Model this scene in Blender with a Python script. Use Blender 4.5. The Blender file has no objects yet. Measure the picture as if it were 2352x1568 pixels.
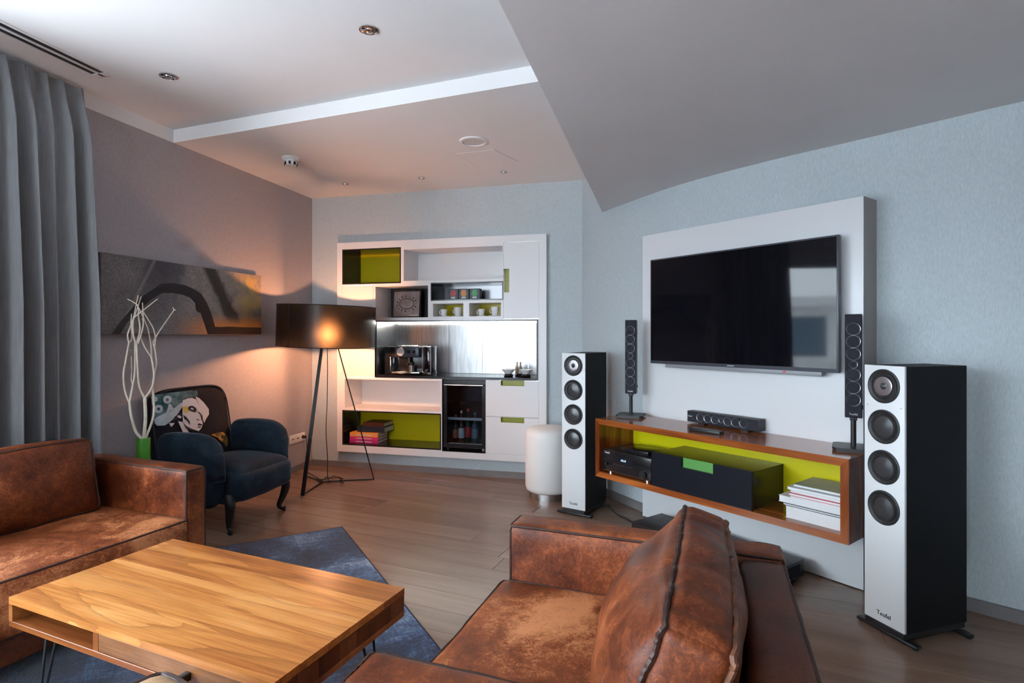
import bpy, bmesh, math, random
from mathutils import Vector, Matrix, noise

random.seed(7)
SC = bpy.context.scene
COL = SC.collection
PI = math.pi

# ------------------------------------------------------------------ camera
cam_d = bpy.data.cameras.new('camera')
cam_d.sensor_width = 36.0
cam_d.sensor_fit = 'HORIZONTAL'
cam_d.lens = 36.0 * 1285.0 / 2352.0
cam_d.shift_y = -16.5 / 2352.0
cam_d.clip_start = 0.05
cam = bpy.data.objects.new('camera', cam_d)
cam.location = (0, 0, 1.27)
cam.rotation_euler = (PI / 2, 0, 0)
COL.objects.link(cam)
SC.camera = cam

# ------------------------------------------------------------------ colour management
SC.view_settings.view_transform = 'Standard'
SC.view_settings.look = 'None'
SC.view_settings.gamma = 1.0
SC.view_settings.exposure = 0.2
SC.view_settings.use_curve_mapping = False
try:
    SC.cycles.max_bounces = 10
    SC.cycles.diffuse_bounces = 5
    SC.cycles.glossy_bounces = 4
    SC.cycles.transmission_bounces = 6
    SC.cycles.transparent_max_bounces = 10
    SC.cycles.sample_clamp_indirect = 6.0
    SC.cycles.caustics_reflective = False
    SC.cycles.caustics_refractive = False
    SC.cycles.use_denoising = True
except Exception:
    pass

# ------------------------------------------------------------------ sky: overcast daylight above, lower half brightened to lift the ceiling
W = bpy.data.worlds.new('world')
SC.world = W
W.use_nodes = True
wn = W.node_tree
wn.nodes.clear()
w_out = wn.nodes.new('ShaderNodeOutputWorld')
w_bg = wn.nodes.new('ShaderNodeBackground')
w_tc = wn.nodes.new('ShaderNodeTexCoord')
w_sep = wn.nodes.new('ShaderNodeSeparateXYZ')
w_rmp = wn.nodes.new('ShaderNodeValToRGB')
wn.links.new(w_tc.outputs['Generated'], w_sep.inputs[0])
w_map = wn.nodes.new('ShaderNodeMapRange')
w_map.inputs[1].default_value = -1.0
w_map.inputs[2].default_value = 1.0
wn.links.new(w_sep.outputs[2], w_map.inputs[0])
wn.links.new(w_map.outputs[0], w_rmp.inputs[0])
el = w_rmp.color_ramp.elements
el[0].position = 0.40; el[0].color = (0.72, 0.80, 0.88, 1)
el[1].position = 0.60; el[1].color = (0.77, 0.90, 1.0, 1)
e = el.new(0.5); e.color = (0.74, 0.85, 0.95, 1)
wn.links.new(w_rmp.outputs[0], w_bg.inputs[0])
w_bg.inputs[1].default_value = 18.5
wn.links.new(w_bg.outputs[0], w_out.inputs[0])

# ------------------------------------------------------------------ camera-independent geometry of the room (metres)
F_, CX, CY, H_ = 1285.0, 1176.0, 767.5, 1.27
def on_plane(px, py, P, n):
    r = (px - CX) / F_
    D = (P[0] * n[0] + P[1] * n[1]) / (r * n[0] + n[1])
    return (r * D, D, H_ + (CY - py) / F_ * D)
def on_z(px, py, z):
    D = (z - H_) * F_ / (CY - py)
    return ((px - CX) / F_ * D, D, z)
class Frame:
    """a local frame standing on the floor: x along, y into depth"""
    def __init__(s, o, xd):
        l = math.hypot(*xd); s.o = o; s.x = (xd[0] / l, xd[1] / l); s.y = (-s.x[1], s.x[0])
        s.rz = math.atan2(s.x[1], s.x[0])
    def px(s, px, py, d=0.0):
        P = (s.o[0] + s.y[0] * d, s.o[1] + s.y[1] * d)
        p = on_plane(px, py, P, s.y)
        return ((p[0] - s.o[0]) * s.x[0] + (p[1] - s.o[1]) * s.x[1], p[2])
    def w(s, x, y, z=0.0):
        return (s.o[0] + s.x[0] * x + s.y[0] * y, s.o[1] + s.x[1] * x + s.y[1] * y, z)

CA = (-1.947, 5.45)            # corner of left wall and back wall
CB = (0.600, 4.790)            # corner of back wall and media wall
LWF = Frame(CA, (-0.2374, -0.9714))          # left wall: x runs toward the camera, y to the room
BWF = Frame(CA, (CB[0] - CA[0], CB[1] - CA[1]))
CABF = Frame(BWF.w(0, -0.05)[:2], BWF.x)     # front plane of the wall cabinet
PANF = Frame((0.9114, 3.9038), (0.586, -0.81))   # white media panel
CONF = Frame((0.554, 3.717), (0.611, -0.791))    # walnut media console
ARTF = Frame(LWF.w(2.20, 0.045)[:2], (0.2374, 0.9714))

# ------------------------------------------------------------------ material tools
MATS = {}
def nodes_of(name):
    m = bpy.data.materials.new(name); m.use_nodes = True
    nt = m.node_tree; nt.nodes.clear()
    out = nt.nodes.new('ShaderNodeOutputMaterial')
    return m, nt, out
def ramp(nt, stops, interp='LINEAR'):
    r = nt.nodes.new('ShaderNodeValToRGB'); cr = r.color_ramp; cr.interpolation = interp
    while len(cr.elements) < len(stops): cr.elements.new(0.5)
    for e, (p, c) in zip(cr.elements, stops):
        e.position = p; e.color = (*c, 1) if len(c) == 3 else c
    return r
def coords(nt, stretch=(1, 1, 1), rnd=False, kind='Object', rot=(0, 0, 0)):
    tc = nt.nodes.new('ShaderNodeTexCoord'); mp = nt.nodes.new('ShaderNodeMapping')
    mp.inputs['Scale'].default_value = stretch
    mp.inputs['Rotation'].default_value = rot
    nt.links.new(tc.outputs[kind], mp.inputs[0])
    if rnd:
        oi = nt.nodes.new('ShaderNodeObjectInfo')
        ml = nt.nodes.new('ShaderNodeMath'); ml.operation = 'MULTIPLY'; ml.inputs[1].default_value = 57.0
        nt.links.new(oi.outputs['Random'], ml.inputs[0])
        cb = nt.nodes.new('ShaderNodeCombineXYZ')
        for i in range(3): nt.links.new(ml.outputs[0], cb.inputs[i])
        nt.links.new(cb.outputs[0], mp.inputs[1])
    return mp.outputs[0]
def noise_tex(nt, vec, scale, detail=4, rough=0.55, dist=0):
    n = nt.nodes.new('ShaderNodeTexNoise')
    n.inputs['Scale'].default_value = scale; n.inputs['Detail'].default_value = detail
    n.inputs['Roughness'].default_value = rough; n.inputs['Distortion'].default_value = dist
    nt.links.new(vec, n.inputs['Vector'])
    return n.outputs['Fac']
def mathn(nt, op, a, b=None, clamp=False):
    m = nt.nodes.new('ShaderNodeMath'); m.operation = op; m.use_clamp = clamp
    for i, v in enumerate((a, b)):
        if v is None: continue
        if isinstance(v, (int, float)): m.inputs[i].default_value = v
        else: nt.links.new(v, m.inputs[i])
    return m.outputs[0]
def mixc(nt, fac, a, b, mode='MIX'):
    m = nt.nodes.new('ShaderNodeMix'); m.data_type = 'RGBA'; m.blend_type = mode
    def put(s, v):
        if isinstance(v, (int, float)): s.default_value = v
        elif isinstance(v, tuple): s.default_value = (*v, 1)
        else: nt.links.new(v, s)
    put(m.inputs[0], fac); put(m.inputs[6], a); put(m.inputs[7], b)
    return m.outputs[2]
def bump(nt, h, strength, dist=0.01):
    b = nt.nodes.new('ShaderNodeBump'); b.inputs['Strength'].default_value = strength
    b.inputs['Distance'].default_value = dist
    nt.links.new(h, b.inputs['Height'])
    return b.outputs[0]
def principled(nt, out, rough=0.5, metal=0.0, spec=0.5, coat=0.0, sheen=0.0, coat_rough=0.05):
    p = nt.nodes.new('ShaderNodeBsdfPrincipled')
    p.inputs['Roughness'].default_value = rough; p.inputs['Metallic'].default_value = metal
    p.inputs['Specular IOR Level'].default_value = spec
    p.inputs['Coat Weight'].default_value = coat; p.inputs['Coat Roughness'].default_value = coat_rough
    p.inputs['Sheen Weight'].default_value = sheen
    nt.links.new(p.outputs[0], out.inputs[0])
    return p
def simple(name, c, rough=0.5, metal=0.0, spec=0.5, coat=0.0, c2=None, scale=20, stretch=(1, 1, 1), bmp=0.0, bscale=60,
           sheen=0.0, bdist=0.004, kind='Object', lo=0.35, hi=0.65, rnd=False):
    m, nt, out = nodes_of(name)
    p = principled(nt, out, rough, metal, spec, coat, sheen)
    v = coords(nt, stretch, rnd, kind)
    if c2 is not None:
        r = ramp(nt, [(lo, c), (hi, c2)])
        nt.links.new(noise_tex(nt, v, scale, 5), r.inputs[0])
        nt.links.new(r.outputs[0], p.inputs['Base Color'])
    else:
        p.inputs['Base Color'].default_value = (*c, 1)
    if bmp:
        nt.links.new(bump(nt, noise_tex(nt, v, bscale, 3), bmp, bdist), p.inputs['Normal'])
    MATS[name] = m
    return m

# plain materials
WALLPAPER = simple('blue_grey_wallpaper', (0.43, 0.485, 0.51), 0.72, c2=(0.52, 0.58, 0.605), scale=150, stretch=(1, 1, 0.3), bmp=0.35, bscale=220, spec=0.35, lo=.3, hi=.7)
WALLPAPER_SHADED = simple('shaded_wallpaper', (0.345, 0.318, 0.335), 0.72, c2=(0.415, 0.385, 0.40), scale=150, stretch=(1, 1, 0.3), bmp=0.35, bscale=220, spec=0.35, lo=.3, hi=.7)  # same paper, darkened: the left wall's lack of daylight put into its colour
CEIL = simple('ceiling_paint', (0.79, 0.80, 0.81), 0.85, c2=(0.81, 0.82, 0.83), scale=3)
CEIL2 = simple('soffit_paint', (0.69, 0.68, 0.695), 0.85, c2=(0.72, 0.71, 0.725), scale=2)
WHITE = simple('white_lacquer', (0.80, 0.80, 0.81), 0.28, spec=0.4)
PANELW = simple('white_panel_lacquer', (0.71, 0.72, 0.735), 0.25, spec=0.45)
WSIDE = simple('white_paint', (0.8, 0.8, 0.8), 0.6)
BLACKG = simple('black_gloss', (0.012, 0.012, 0.014), 0.18, spec=0.5)
BLACKM = simple('black_satin', (0.012, 0.012, 0.014), 0.42, spec=0.4)
BLACKV = simple('black_vinyl', (0.006, 0.0065, 0.009), 0.6, spec=0.2, bmp=0.25, bscale=500, bdist=0.001)
BLACKF = simple('black_fabric', (0.02, 0.021, 0.028), 0.9, spec=0.2, c2=(0.032, 0.034, 0.045), scale=400)
OLIVE = simple('olive_lacquer', (0.60, 0.48, 0.003), 0.3, spec=0.4)
OLIVED = simple('olive_handle', (0.27, 0.27, 0.008), 0.35)
LIME = simple('lime_lacquer', (0.62, 0.56, 0.004), 0.3, spec=0.4)
GREENH = simple('green_handle', (0.10, 0.30, 0.07), 0.35)
CHROME = simple('chrome', (0.75, 0.75, 0.76), 0.12, metal=1.0)
STEELD = simple('dark_steel', (0.25, 0.25, 0.26), 0.3, metal=1.0)
SKIRT = simple('skirting_paint', (0.17, 0.155, 0.155), 0.5, c2=(0.21, 0.19, 0.19), scale=5, stretch=(1, 1, 1))
BRUSHED = simple('brushed_chrome', (0.55, 0.53, 0.52), 0.3, metal=1.0)
WHITEP = simple('white_plastic', (0.8, 0.8, 0.79), 0.4)
PORCEL = simple('porcelain', (0.85, 0.85, 0.85), 0.15)
STOOLW = simple('white_leatherette', (0.80, 0.775, 0.745), 0.55, bmp=0.1, bscale=90)
GREENV = simple('green_ceramic', (0.05, 0.24, 0.012), 0.35)
TWIG = simple('bleached_twig', (0.62, 0.55, 0.44), 0.7, c2=(0.75, 0.68, 0.56), scale=30, bmp=0.4, bscale=80)
PIPING = simple('dark_leather_piping', (0.035, 0.011, 0.006), 0.55)
PIPINGL = simple('raw_leather_edge', (0.20, 0.075, 0.035), 0.6, c2=(0.10, 0.035, 0.018), scale=30)
SCREEN = simple('screen_glass', (0.004, 0.004, 0.006), 0.04, spec=0.28)
TVFRAME = simple('tv_bezel', (0.05, 0.055, 0.07), 0.35, spec=0.5)
CONE = simple('speaker_cone', (0.035, 0.035, 0.038), 0.32, spec=0.6)
RUBBER = simple('speaker_surround', (0.012, 0.012, 0.013), 0.55)
SILVER = simple('silver_ring', (0.30, 0.27, 0.28), 0.35, metal=0.8)
RINGGREY = simple('thin_metal_ring', (0.55, 0.56, 0.60), 0.32, metal=1.0)
PAPER = simple('paper_edge', (0.72, 0.73, 0.74), 0.7, c2=(0.82, 0.82, 0.82), scale=60, stretch=(0.2, 0.2, 40))
LOGOW = simple('white_print', (0.8, 0.8, 0.8), 0.5)
LOGOB = simple('black_print', (0.015, 0.015, 0.015), 0.5)
CORD = simple('black_cord', (0.01, 0.009, 0.009), 0.5)
BONE = simple('pale_print', (0.62, 0.56, 0.56), 0.85)
BONE2 = simple('pale_grey_print', (0.48, 0.49, 0.51), 0.85, c2=(0.34, 0.38, 0.40), scale=14)
INK = simple('ink_print', (0.012, 0.011, 0.018), 0.85)
TEAL = simple('teal_print', (0.02, 0.075, 0.08), 0.9, c2=(0.16, 0.21, 0.22), scale=18)
GOLDP = simple('ochre_print', (0.45, 0.25, 0.04), 0.85, c2=(0.07, 0.04, 0.01), scale=35)
YELP = simple('yellow_print', (0.55, 0.36, 0.08), 0.85)

def col(name, c, rough=0.5, **k): return simple(name, c, rough, **k)

def wallnet():
    pass

def glass_pane(name, tint=(1, 1, 1), refl=1.0):
    m, nt, out = nodes_of(name)
    t = nt.nodes.new('ShaderNodeBsdfTransparent'); t.inputs[0].default_value = (*tint, 1)
    g = nt.nodes.new('ShaderNodeBsdfGlossy'); g.inputs['Roughness'].default_value = 0.02
    fr = nt.nodes.new('ShaderNodeLayerWeight')
    mx = nt.nodes.new('ShaderNodeMixShader')
    nt.links.new(mathn(nt, 'MULTIPLY', mathn(nt, 'ADD', mathn(nt, 'MULTIPLY', mathn(nt, 'POWER', fr.outputs['Facing'], 5.0), 0.9), 0.04), refl, True), mx.inputs[0])
    nt.links.new(t.outputs[0], mx.inputs[1]); nt.links.new(g.outputs[0], mx.inputs[2])
    nt.links.new(mx.outputs[0], out.inputs[0])
    return m
GLASS = glass_pane('clear_glass')
GLASSD = glass_pane('smoked_glass', (0.75, 0.8, 0.85), 1.3)

def emit(name, c, s):
    m, nt, out = nodes_of(name)
    e = nt.nodes.new('ShaderNodeEmission'); e.inputs[0].default_value = (*c, 1); e.inputs[1].default_value = s
    nt.links.new(e.outputs[0], out.inputs[0]); return m
LED = emit('led_strip_light', (1.0, 0.96, 0.88), 40.0)
BULB = emit('lamp_bulb_light', (1.0, 0.43, 0.20), 1750.0)
DISPLAY = emit('display_glow', (0.5, 0.75, 0.9), 0.8)

def leather(name, dark, mid, light, rough=0.5, patch=2.2, seedoff=0.0, bias=0.0):
    m, nt, out = nodes_of(name)
    p = principled(nt, out, rough, spec=0.32)
    v = coords(nt, (1, 1, 1))
    mp = nt.nodes.new('ShaderNodeVectorMath'); mp.operation = 'ADD'; mp.inputs[1].default_value = (seedoff, seedoff * 2, seedoff * 3)
    nt.links.new(v, mp.inputs[0]); v = mp.outputs[0]
    big = noise_tex(nt, v, patch, 3, 0.55, 0.8)
    med = noise_tex(nt, v, 9.0, 6, 0.65, 1.2)
    fine = noise_tex(nt, v, 85.0, 5, 0.7, 2.0)
    nap = noise_tex(nt, v, 28.0, 5, 0.7, 3.0)
    s = mathn(nt, 'ADD', mathn(nt, 'MULTIPLY', big, 0.50), mathn(nt, 'ADD', mathn(nt, 'MULTIPLY', med, 0.25), mathn(nt, 'ADD', mathn(nt, 'MULTIPLY', fine, 0.20), mathn(nt, 'MULTIPLY', nap, 0.25))))
    s = mathn(nt, 'ADD', s, bias)
    r = ramp(nt, [(0.505, dark), (0.60, mid), (0.70, light)])
    nt.links.new(s, r.inputs[0]); nt.links.new(r.outputs[0], p.inputs['Base Color'])
    rr = nt.nodes.new('ShaderNodeMapRange'); rr.inputs[1].default_value = 0.3; rr.inputs[2].default_value = 0.8
    rr.inputs[3].default_value = rough - 0.1; rr.inputs[4].default_value = rough + 0.15
    nt.links.new(s, rr.inputs[0]); nt.links.new(rr.outputs[0], p.inputs['Roughness'])
    hb = mathn(nt, 'ADD', mathn(nt, 'MULTIPLY', med, 0.6), mathn(nt, 'MULTIPLY', fine, 0.25))
    nt.links.new(bump(nt, hb, 0.35, 0.006), p.inputs['Normal'])
    return m
LEATHER = leather('cognac_leather', (0.056, 0.010, 0.003), (0.155, 0.034, 0.008), (0.35, 0.100, 0.032), 0.42)
LEATHERS = leather('cognac_suede_seat', (0.100, 0.020, 0.005), (0.23, 0.058, 0.016), (0.58, 0.225, 0.092), 0.5, 3.0, 3.3)
LEATHERD = leather('dark_cognac_leather', (0.050, 0.012, 0.005), (0.105, 0.028, 0.011), (0.19, 0.058, 0.023), 0.45, 2.0, 7.7)
SUEDET = leather('tan_suede', (0.28, 0.16, 0.08), (0.38, 0.23, 0.125), (0.46, 0.30, 0.175), 0.8, 2.0, 1.1)

def velvet(name, c, c2):
    m, nt, out = nodes_of(name)
    p = principled(nt, out, 0.75, spec=0.2, sheen=0.3)
    p.inputs['Sheen Roughness'].default_value = 0.35
    p.inputs['Sheen Tint'].default_value = (0.35, 0.55, 0.8, 1)
    v = coords(nt)
    r = ramp(nt, [(0.35, c), (0.7, c2)])
    nt.links.new(noise_tex(nt, v, 7.0, 5, 0.65, 1.0), r.inputs[0]); nt.links.new(r.outputs[0], p.inputs['Base Color'])
    nt.links.new(bump(nt, noise_tex(nt, v, 18, 4), 0.25, 0.01), p.inputs['Normal'])
    return m
VELVET = velvet('blue_velvet', (0.006, 0.012, 0.021), (0.017, 0.034, 0.052))
CHAIRBACK = simple('charcoal_printed_fabric', (0.009, 0.009, 0.014), 0.9, c2=(0.016, 0.015, 0.020), scale=10, spec=0.15)

def wood(name, stops, long_axis=0, scale=1.0, rough=0.4, coat=0.0, rnd=True, wscale=5.0, dist=4.0, spec=0.4, bmp=0.1, tint=0.25, gain=1.0):
    """grain runs along one object axis; every piece gets its own patch of the figure and a slight tone shift"""
    m, nt, out = nodes_of(name)
    p = principled(nt, out, rough, spec=spec, coat=coat, coat_rough=0.12)
    st = [6.0 * scale] * 3; st[long_axis] = 0.7 * scale
    v = coords(nt, tuple(st), rnd)
    n1 = noise_tex(nt, v, 1.0, 3, 0.5, dist * 0.35)
    w = nt.nodes.new('ShaderNodeTexWave'); w.wave_type = 'BANDS'; w.bands_direction = 'XYZ'[1 if long_axis == 0 else 0]
    w.inputs['Scale'].default_value = wscale * 0.011 * scale; w.inputs['Distortion'].default_value = dist
    w.inputs['Detail'].default_value = 3; w.inputs['Detail Scale'].default_value = 1.2
    nt.links.new(v, w.inputs['Vector'])
    st2 = [60.0 * scale] * 3; st2[long_axis] = 2.2 * scale
    v2 = coords(nt, tuple(st2), rnd)
    fib = noise_tex(nt, v2, 1.0, 4, 0.6)
    s = mathn(nt, 'ADD', mathn(nt, 'MULTIPLY', n1, 0.60), mathn(nt, 'ADD', mathn(nt, 'MULTIPLY', w.outputs['Fac'], 0.16 * gain), mathn(nt, 'MULTIPLY', fib, 0.26)))
    r = ramp(nt, stops)
    nt.links.new(s, r.inputs[0])
    c = r.outputs[0]
    if rnd and tint:
        oi = nt.nodes.new('ShaderNodeObjectInfo')
        mr = nt.nodes.new('ShaderNodeMapRange'); mr.inputs[3].default_value = 1 - tint; mr.inputs[4].default_value = 1 + tint
        nt.links.new(oi.outputs['Random'], mr.inputs[0])
        cb = nt.nodes.new('ShaderNodeCombineColor')
        for i in range(3): nt.links.new(mr.outputs[0], cb.inputs[i])
        c = mixc(nt, 1.0, c, cb.outputs[0], 'MULTIPLY')
    nt.links.new(c, p.inputs['Base Color'])
    if bmp: nt.links.new(bump(nt, fib, bmp, 0.002), p.inputs['Normal'])
    return m
OAK = wood('smoked_oak_floor', [(0.25, (0.13, 0.078, 0.053)), (0.5, (0.205, 0.130, 0.092)), (0.8, (0.28, 0.185, 0.137))], 0, 1.0, 0.27, 0.0, wscale=4, dist=2.0, spec=0.5, bmp=0.12, tint=0.08)
def sheesham_mat(name='golden_sheesham', k=(1, 1, 1)):
    m, nt, out = nodes_of(name)
    p = principled(nt, out, 0.30, spec=0.4, coat=0.15, coat_rough=0.15)
    v = coords(nt, (0.16, 1.0, 1.0), True)
    low = noise_tex(nt, v, 2.6, 3, 0.5, 0.6)
    mid = noise_tex(nt, v, 9.0, 4, 0.6, 0.8)
    sp = nt.nodes.new('ShaderNodeSeparateXYZ'); nt.links.new(v, sp.inputs[0])
    ph = mathn(nt, 'ADD', mathn(nt, 'MULTIPLY', sp.outputs[1], 5.0), mathn(nt, 'ADD', mathn(nt, 'MULTIPLY', low, 9.0), mathn(nt, 'MULTIPLY', mid, 0.9)))
    ring = mathn(nt, 'FRACT', ph)                        # growth rings: slow rise, sharp dark latewood line
    line = mathn(nt, 'POWER', ring, 5.0)
    fib = noise_tex(nt, coords(nt, (2.5, 110, 110), True), 1.0, 4, 0.65)
    base = ramp(nt, [(q, tuple(a * b for a, b in zip(c, k))) for q, c in [(0.38, (0.17, 0.048, 0.012)), (0.46, (0.36, 0.115, 0.026)), (0.53, (0.52, 0.200, 0.050)), (0.63, (0.68, 0.325, 0.105))]])
    nt.links.new(mathn(nt, 'ADD', mathn(nt, 'MULTIPLY', low, 0.45), mathn(nt, 'ADD', mathn(nt, 'MULTIPLY', mid, 0.35), mathn(nt, 'MULTIPLY', fib, 0.22))), base.inputs[0])
    c = mixc(nt, mathn(nt, 'MULTIPLY', line, 0.55), base.outputs[0], (0.20, 0.062, 0.014))
    nt.links.new(c, p.inputs['Base Color'])
    nt.links.new(bump(nt, fib, 0.08, 0.002), p.inputs['Normal'])
    return m
SHEESHAM = sheesham_mat()
SHEESHAMB = sheesham_mat('brown_sheesham', (0.62, 0.55, 0.62))
SHEESHAMP = sheesham_mat('pale_sheesham', (0.60, 0.78, 1.35))
SHEESHAMD = wood('dark_sheesham_end', [(0.28, (0.055, 0.016, 0.006)), (0.5, (0.13, 0.042, 0.014)), (0.8, (0.22, 0.085, 0.03))], 2, 1.3, 0.4, 0.0, tint=0.3)
WALNUT = wood('polished_walnut', [(0.32, (0.08, 0.015, 0.005)), (0.5, (0.25, 0.060, 0.013)), (0.7, (0.45, 0.135, 0.030))], 0, 1.2, 0.16, 0.5, rnd=True, tint=0.08, bmp=0.03)
WALNUTV = wood('polished_walnut_upright', [(0.32, (0.08, 0.015, 0.005)), (0.5, (0.25, 0.060, 0.013)), (0.7, (0.45, 0.135, 0.030))], 2, 1.2, 0.16, 0.5, rnd=True, tint=0.08, bmp=0.03)

def rug_mat():
    m, nt, out = nodes_of('blue_vintage_rug')
    p = principled(nt, out, 0.95, spec=0.1, sheen=0.3)
    v = coords(nt, (1, 1, 1)); vs = coords(nt, (22, 5, 5)); vs2 = coords(nt, (5, 22, 5))
    big = noise_tex(nt, v, 2.4, 4, 0.6, 0.6)
    a = noise_tex(nt, vs, 2.0, 6, 0.75, 1.0); b = noise_tex(nt, vs2, 3.5, 6, 0.75, 0.6)
    fine = noise_tex(nt, v, 150, 3, 0.6)
    s = mathn(nt, 'ADD', mathn(nt, 'MULTIPLY', big, 0.45), mathn(nt, 'ADD', mathn(nt, 'MULTIPLY', a, 0.32), mathn(nt, 'ADD', mathn(nt, 'MULTIPLY', b, 0.2), mathn(nt, 'MULTIPLY', fine, 0.18))))
    ck = nt.nodes.new('ShaderNodeTexChecker'); ck.inputs['Scale'].default_value = 3.3
    nt.links.new(v, ck.inputs['Vector'])
    s = mathn(nt, 'ADD', s, mathn(nt, 'MULTIPLY', ck.outputs['Fac'], 0.035))
    r = ramp(nt, [(0.51, (0.006, 0.009, 0.022)), (0.59, (0.014, 0.032, 0.082)), (0.66, (0.055, 0.110, 0.22)), (0.75, (0.34, 0.40, 0.46))])
    nt.links.new(s, r.inputs[0]); nt.links.new(r.outputs[0], p.inputs['Base Color'])
    nt.links.new(bump(nt, fine, 0.5, 0.004), p.inputs['Normal'])
    return m
RUG = rug_mat()

def steel_mat():
    m, nt, out = nodes_of('brushed_steel_sheet')
    p = principled(nt, out, 0.30, metal=1.0)
    v = coords(nt, (30, 1, 1.5))
    n = noise_tex(nt, v, 3.0, 5, 0.6)
    r = ramp(nt, [(0.3, (0.30, 0.30, 0.30)), (0.7, (0.46, 0.46, 0.46))])
    nt.links.new(n, r.inputs[0]); nt.links.new(r.outputs[0], p.inputs['Base Color'])
    nt.links.new(bump(nt, n, 0.1, 0.0004), p.inputs['Normal'])
    return m
STEEL = steel_mat()

def curtain_mat():
    m, nt, out = nodes_of('grey_drape_fabric')
    p = principled(nt, out, 0.7, spec=0.3, sheen=0.25)
    v = coords(nt, (200, 200, 8))
    r = ramp(nt, [(0.3, (0.17, 0.173, 0.185)), (0.7, (0.225, 0.23, 0.242))])
    nt.links.new(noise_tex(nt, v, 1.0, 3), r.inputs[0]); nt.links.new(r.outputs[0], p.inputs['Base Color'])
    return m
CURTAIN = curtain_mat()

def shade_mat():
    m, nt, out = nodes_of('smoked_film_shade')
    d = nt.nodes.new('ShaderNodeBsdfPrincipled')
    d.inputs['Base Color'].default_value = (0.008, 0.007, 0.008, 1); d.inputs['Roughness'].default_value = 0.28; d.inputs['Specular IOR Level'].default_value = 0.2
    r = nt.nodes.new('ShaderNodeBsdfRefraction'); r.inputs['Color'].default_value = (1.0, 0.86, 0.66, 1)
    r.inputs['Roughness'].default_value = 0.58; r.inputs['IOR'].default_value = 1.35
    mx = nt.nodes.new('ShaderNodeMixShader'); mx.inputs[0].default_value = 0.36
    nt.links.new(d.outputs[0], mx.inputs[1]); nt.links.new(r.outputs[0], mx.inputs[2])
    nt.links.new(mx.outputs[0], out.inputs[0])
    return m
SHADE = shade_mat()

def art_mat():
    m, nt, out = nodes_of('abstract_canvas_paint')
    p = principled(nt, out, 0.6, spec=0.3)
    tc = nt.nodes.new('ShaderNodeTexCoord'); sp = nt.nodes.new('ShaderNodeSeparateXYZ')
    nt.links.new(tc.outputs['Object'], sp.inputs[0])
    X, Z = sp.outputs[0], sp.outputs[2]
    nx = noise_tex(nt, tc.outputs['Object'], 7.0, 5, 0.7, 0.5)
    nf = noise_tex(nt, tc.outputs['Object'], 75.0, 4, 0.75)
    def sm(v, a, b):
        k = nt.nodes.new('ShaderNodeMapRange'); k.interpolation_type = 'SMOOTHSTEP'
        k.inputs[1].default_value = a; k.inputs[2].default_value = b
        nt.links.new(v, k.inputs[0]); return k.outputs[0]
    base = ramp(nt, [(0.3, (0.06, 0.056, 0.057)), (0.5, (0.165, 0.153, 0.153)), (0.72, (0.36, 0.33, 0.32))])
    s = mathn(nt, 'ADD', mathn(nt, 'MULTIPLY', nx, 0.35), mathn(nt, 'MULTIPLY', nf, 0.6))
    nt.links.new(s, base.inputs[0]); c = base.outputs[0]
    # dusky blue band, upper middle left
    xs = mathn(nt, 'SUBTRACT', X, mathn(nt, 'MULTIPLY', Z, 0.25))
    xw = mathn(nt, 'ADD', xs, mathn(nt, 'MULTIPLY', nx, 0.12))
    band = mathn(nt, 'MULTIPLY', sm(xw, 0.20, 0.30), mathn(nt, 'SUBTRACT', 1.0, sm(xw, 0.52, 0.60)))
    c = mixc(nt, mathn(nt, 'MULTIPLY', band, mathn(nt, 'MULTIPLY', sm(Z, 0.10, 0.45), 0.75)), c, (0.035, 0.032, 0.045))
    # beige right part
    c = mixc(nt, mathn(nt, 'MULTIPLY', mathn(nt, 'MULTIPLY', sm(X, 0.45, 0.85), sm(s, 0.2, 0.8)), 0.75), c, (0.48, 0.40, 0.36))
    # ochre / yellow patch at right
    c = mixc(nt, mathn(nt, 'MULTIPLY', mathn(nt, 'MULTIPLY', sm(X, 0.98, 1.30), sm(nx, 0.35, 0.6)), 0.75), c, (0.52, 0.32, 0.05))
    c = mixc(nt, mathn(nt, 'MULTIPLY', mathn(nt, 'MULTIPLY', sm(X, 1.05, 1.3), mathn(nt, 'SUBTRACT', 1.0, sm(Z, 0.14, 0.30))), 0.6), c, (0.06, 0.04, 0.04))
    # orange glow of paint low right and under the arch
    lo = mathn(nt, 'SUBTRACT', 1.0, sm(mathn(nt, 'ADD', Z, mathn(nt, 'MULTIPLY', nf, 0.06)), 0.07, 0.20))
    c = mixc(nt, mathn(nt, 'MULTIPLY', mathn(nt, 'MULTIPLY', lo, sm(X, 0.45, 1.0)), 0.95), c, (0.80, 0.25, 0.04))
    # dark plume leaning to the right
    pl = mathn(nt, 'ADD', mathn(nt, 'ADD', X, mathn(nt, 'MULTIPLY', Z, 0.62)), mathn(nt, 'MULTIPLY', nx, 0.10))
    plume = mathn(nt, 'MULTIPLY', sm(pl, 1.10, 1.16), mathn(nt, 'SUBTRACT', 1.0, sm(pl, 1.23, 1.30)))
    plume = mathn(nt, 'MULTIPLY', plume, sm(Z, 0.06, 0.16))
    c = mixc(nt, mathn(nt, 'MULTIPLY', plume, 0.88), c, (0.022, 0.018, 0.018))
    # pale slanted scratch at left
    sc = mathn(nt, 'SUBTRACT', X, mathn(nt, 'MULTIPLY', Z, 0.55))
    scr = mathn(nt, 'MULTIPLY', sm(sc, 0.085, 0.095), mathn(nt, 'SUBTRACT', 1.0, sm(sc, 0.105, 0.125)))
    c = mixc(nt, mathn(nt, 'MULTIPLY', scr, 0.45), c, (0.30, 0.27, 0.27))
    nt.links.new(c, p.inputs['Base Color'])
    return m
ARTM = art_mat()

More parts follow.
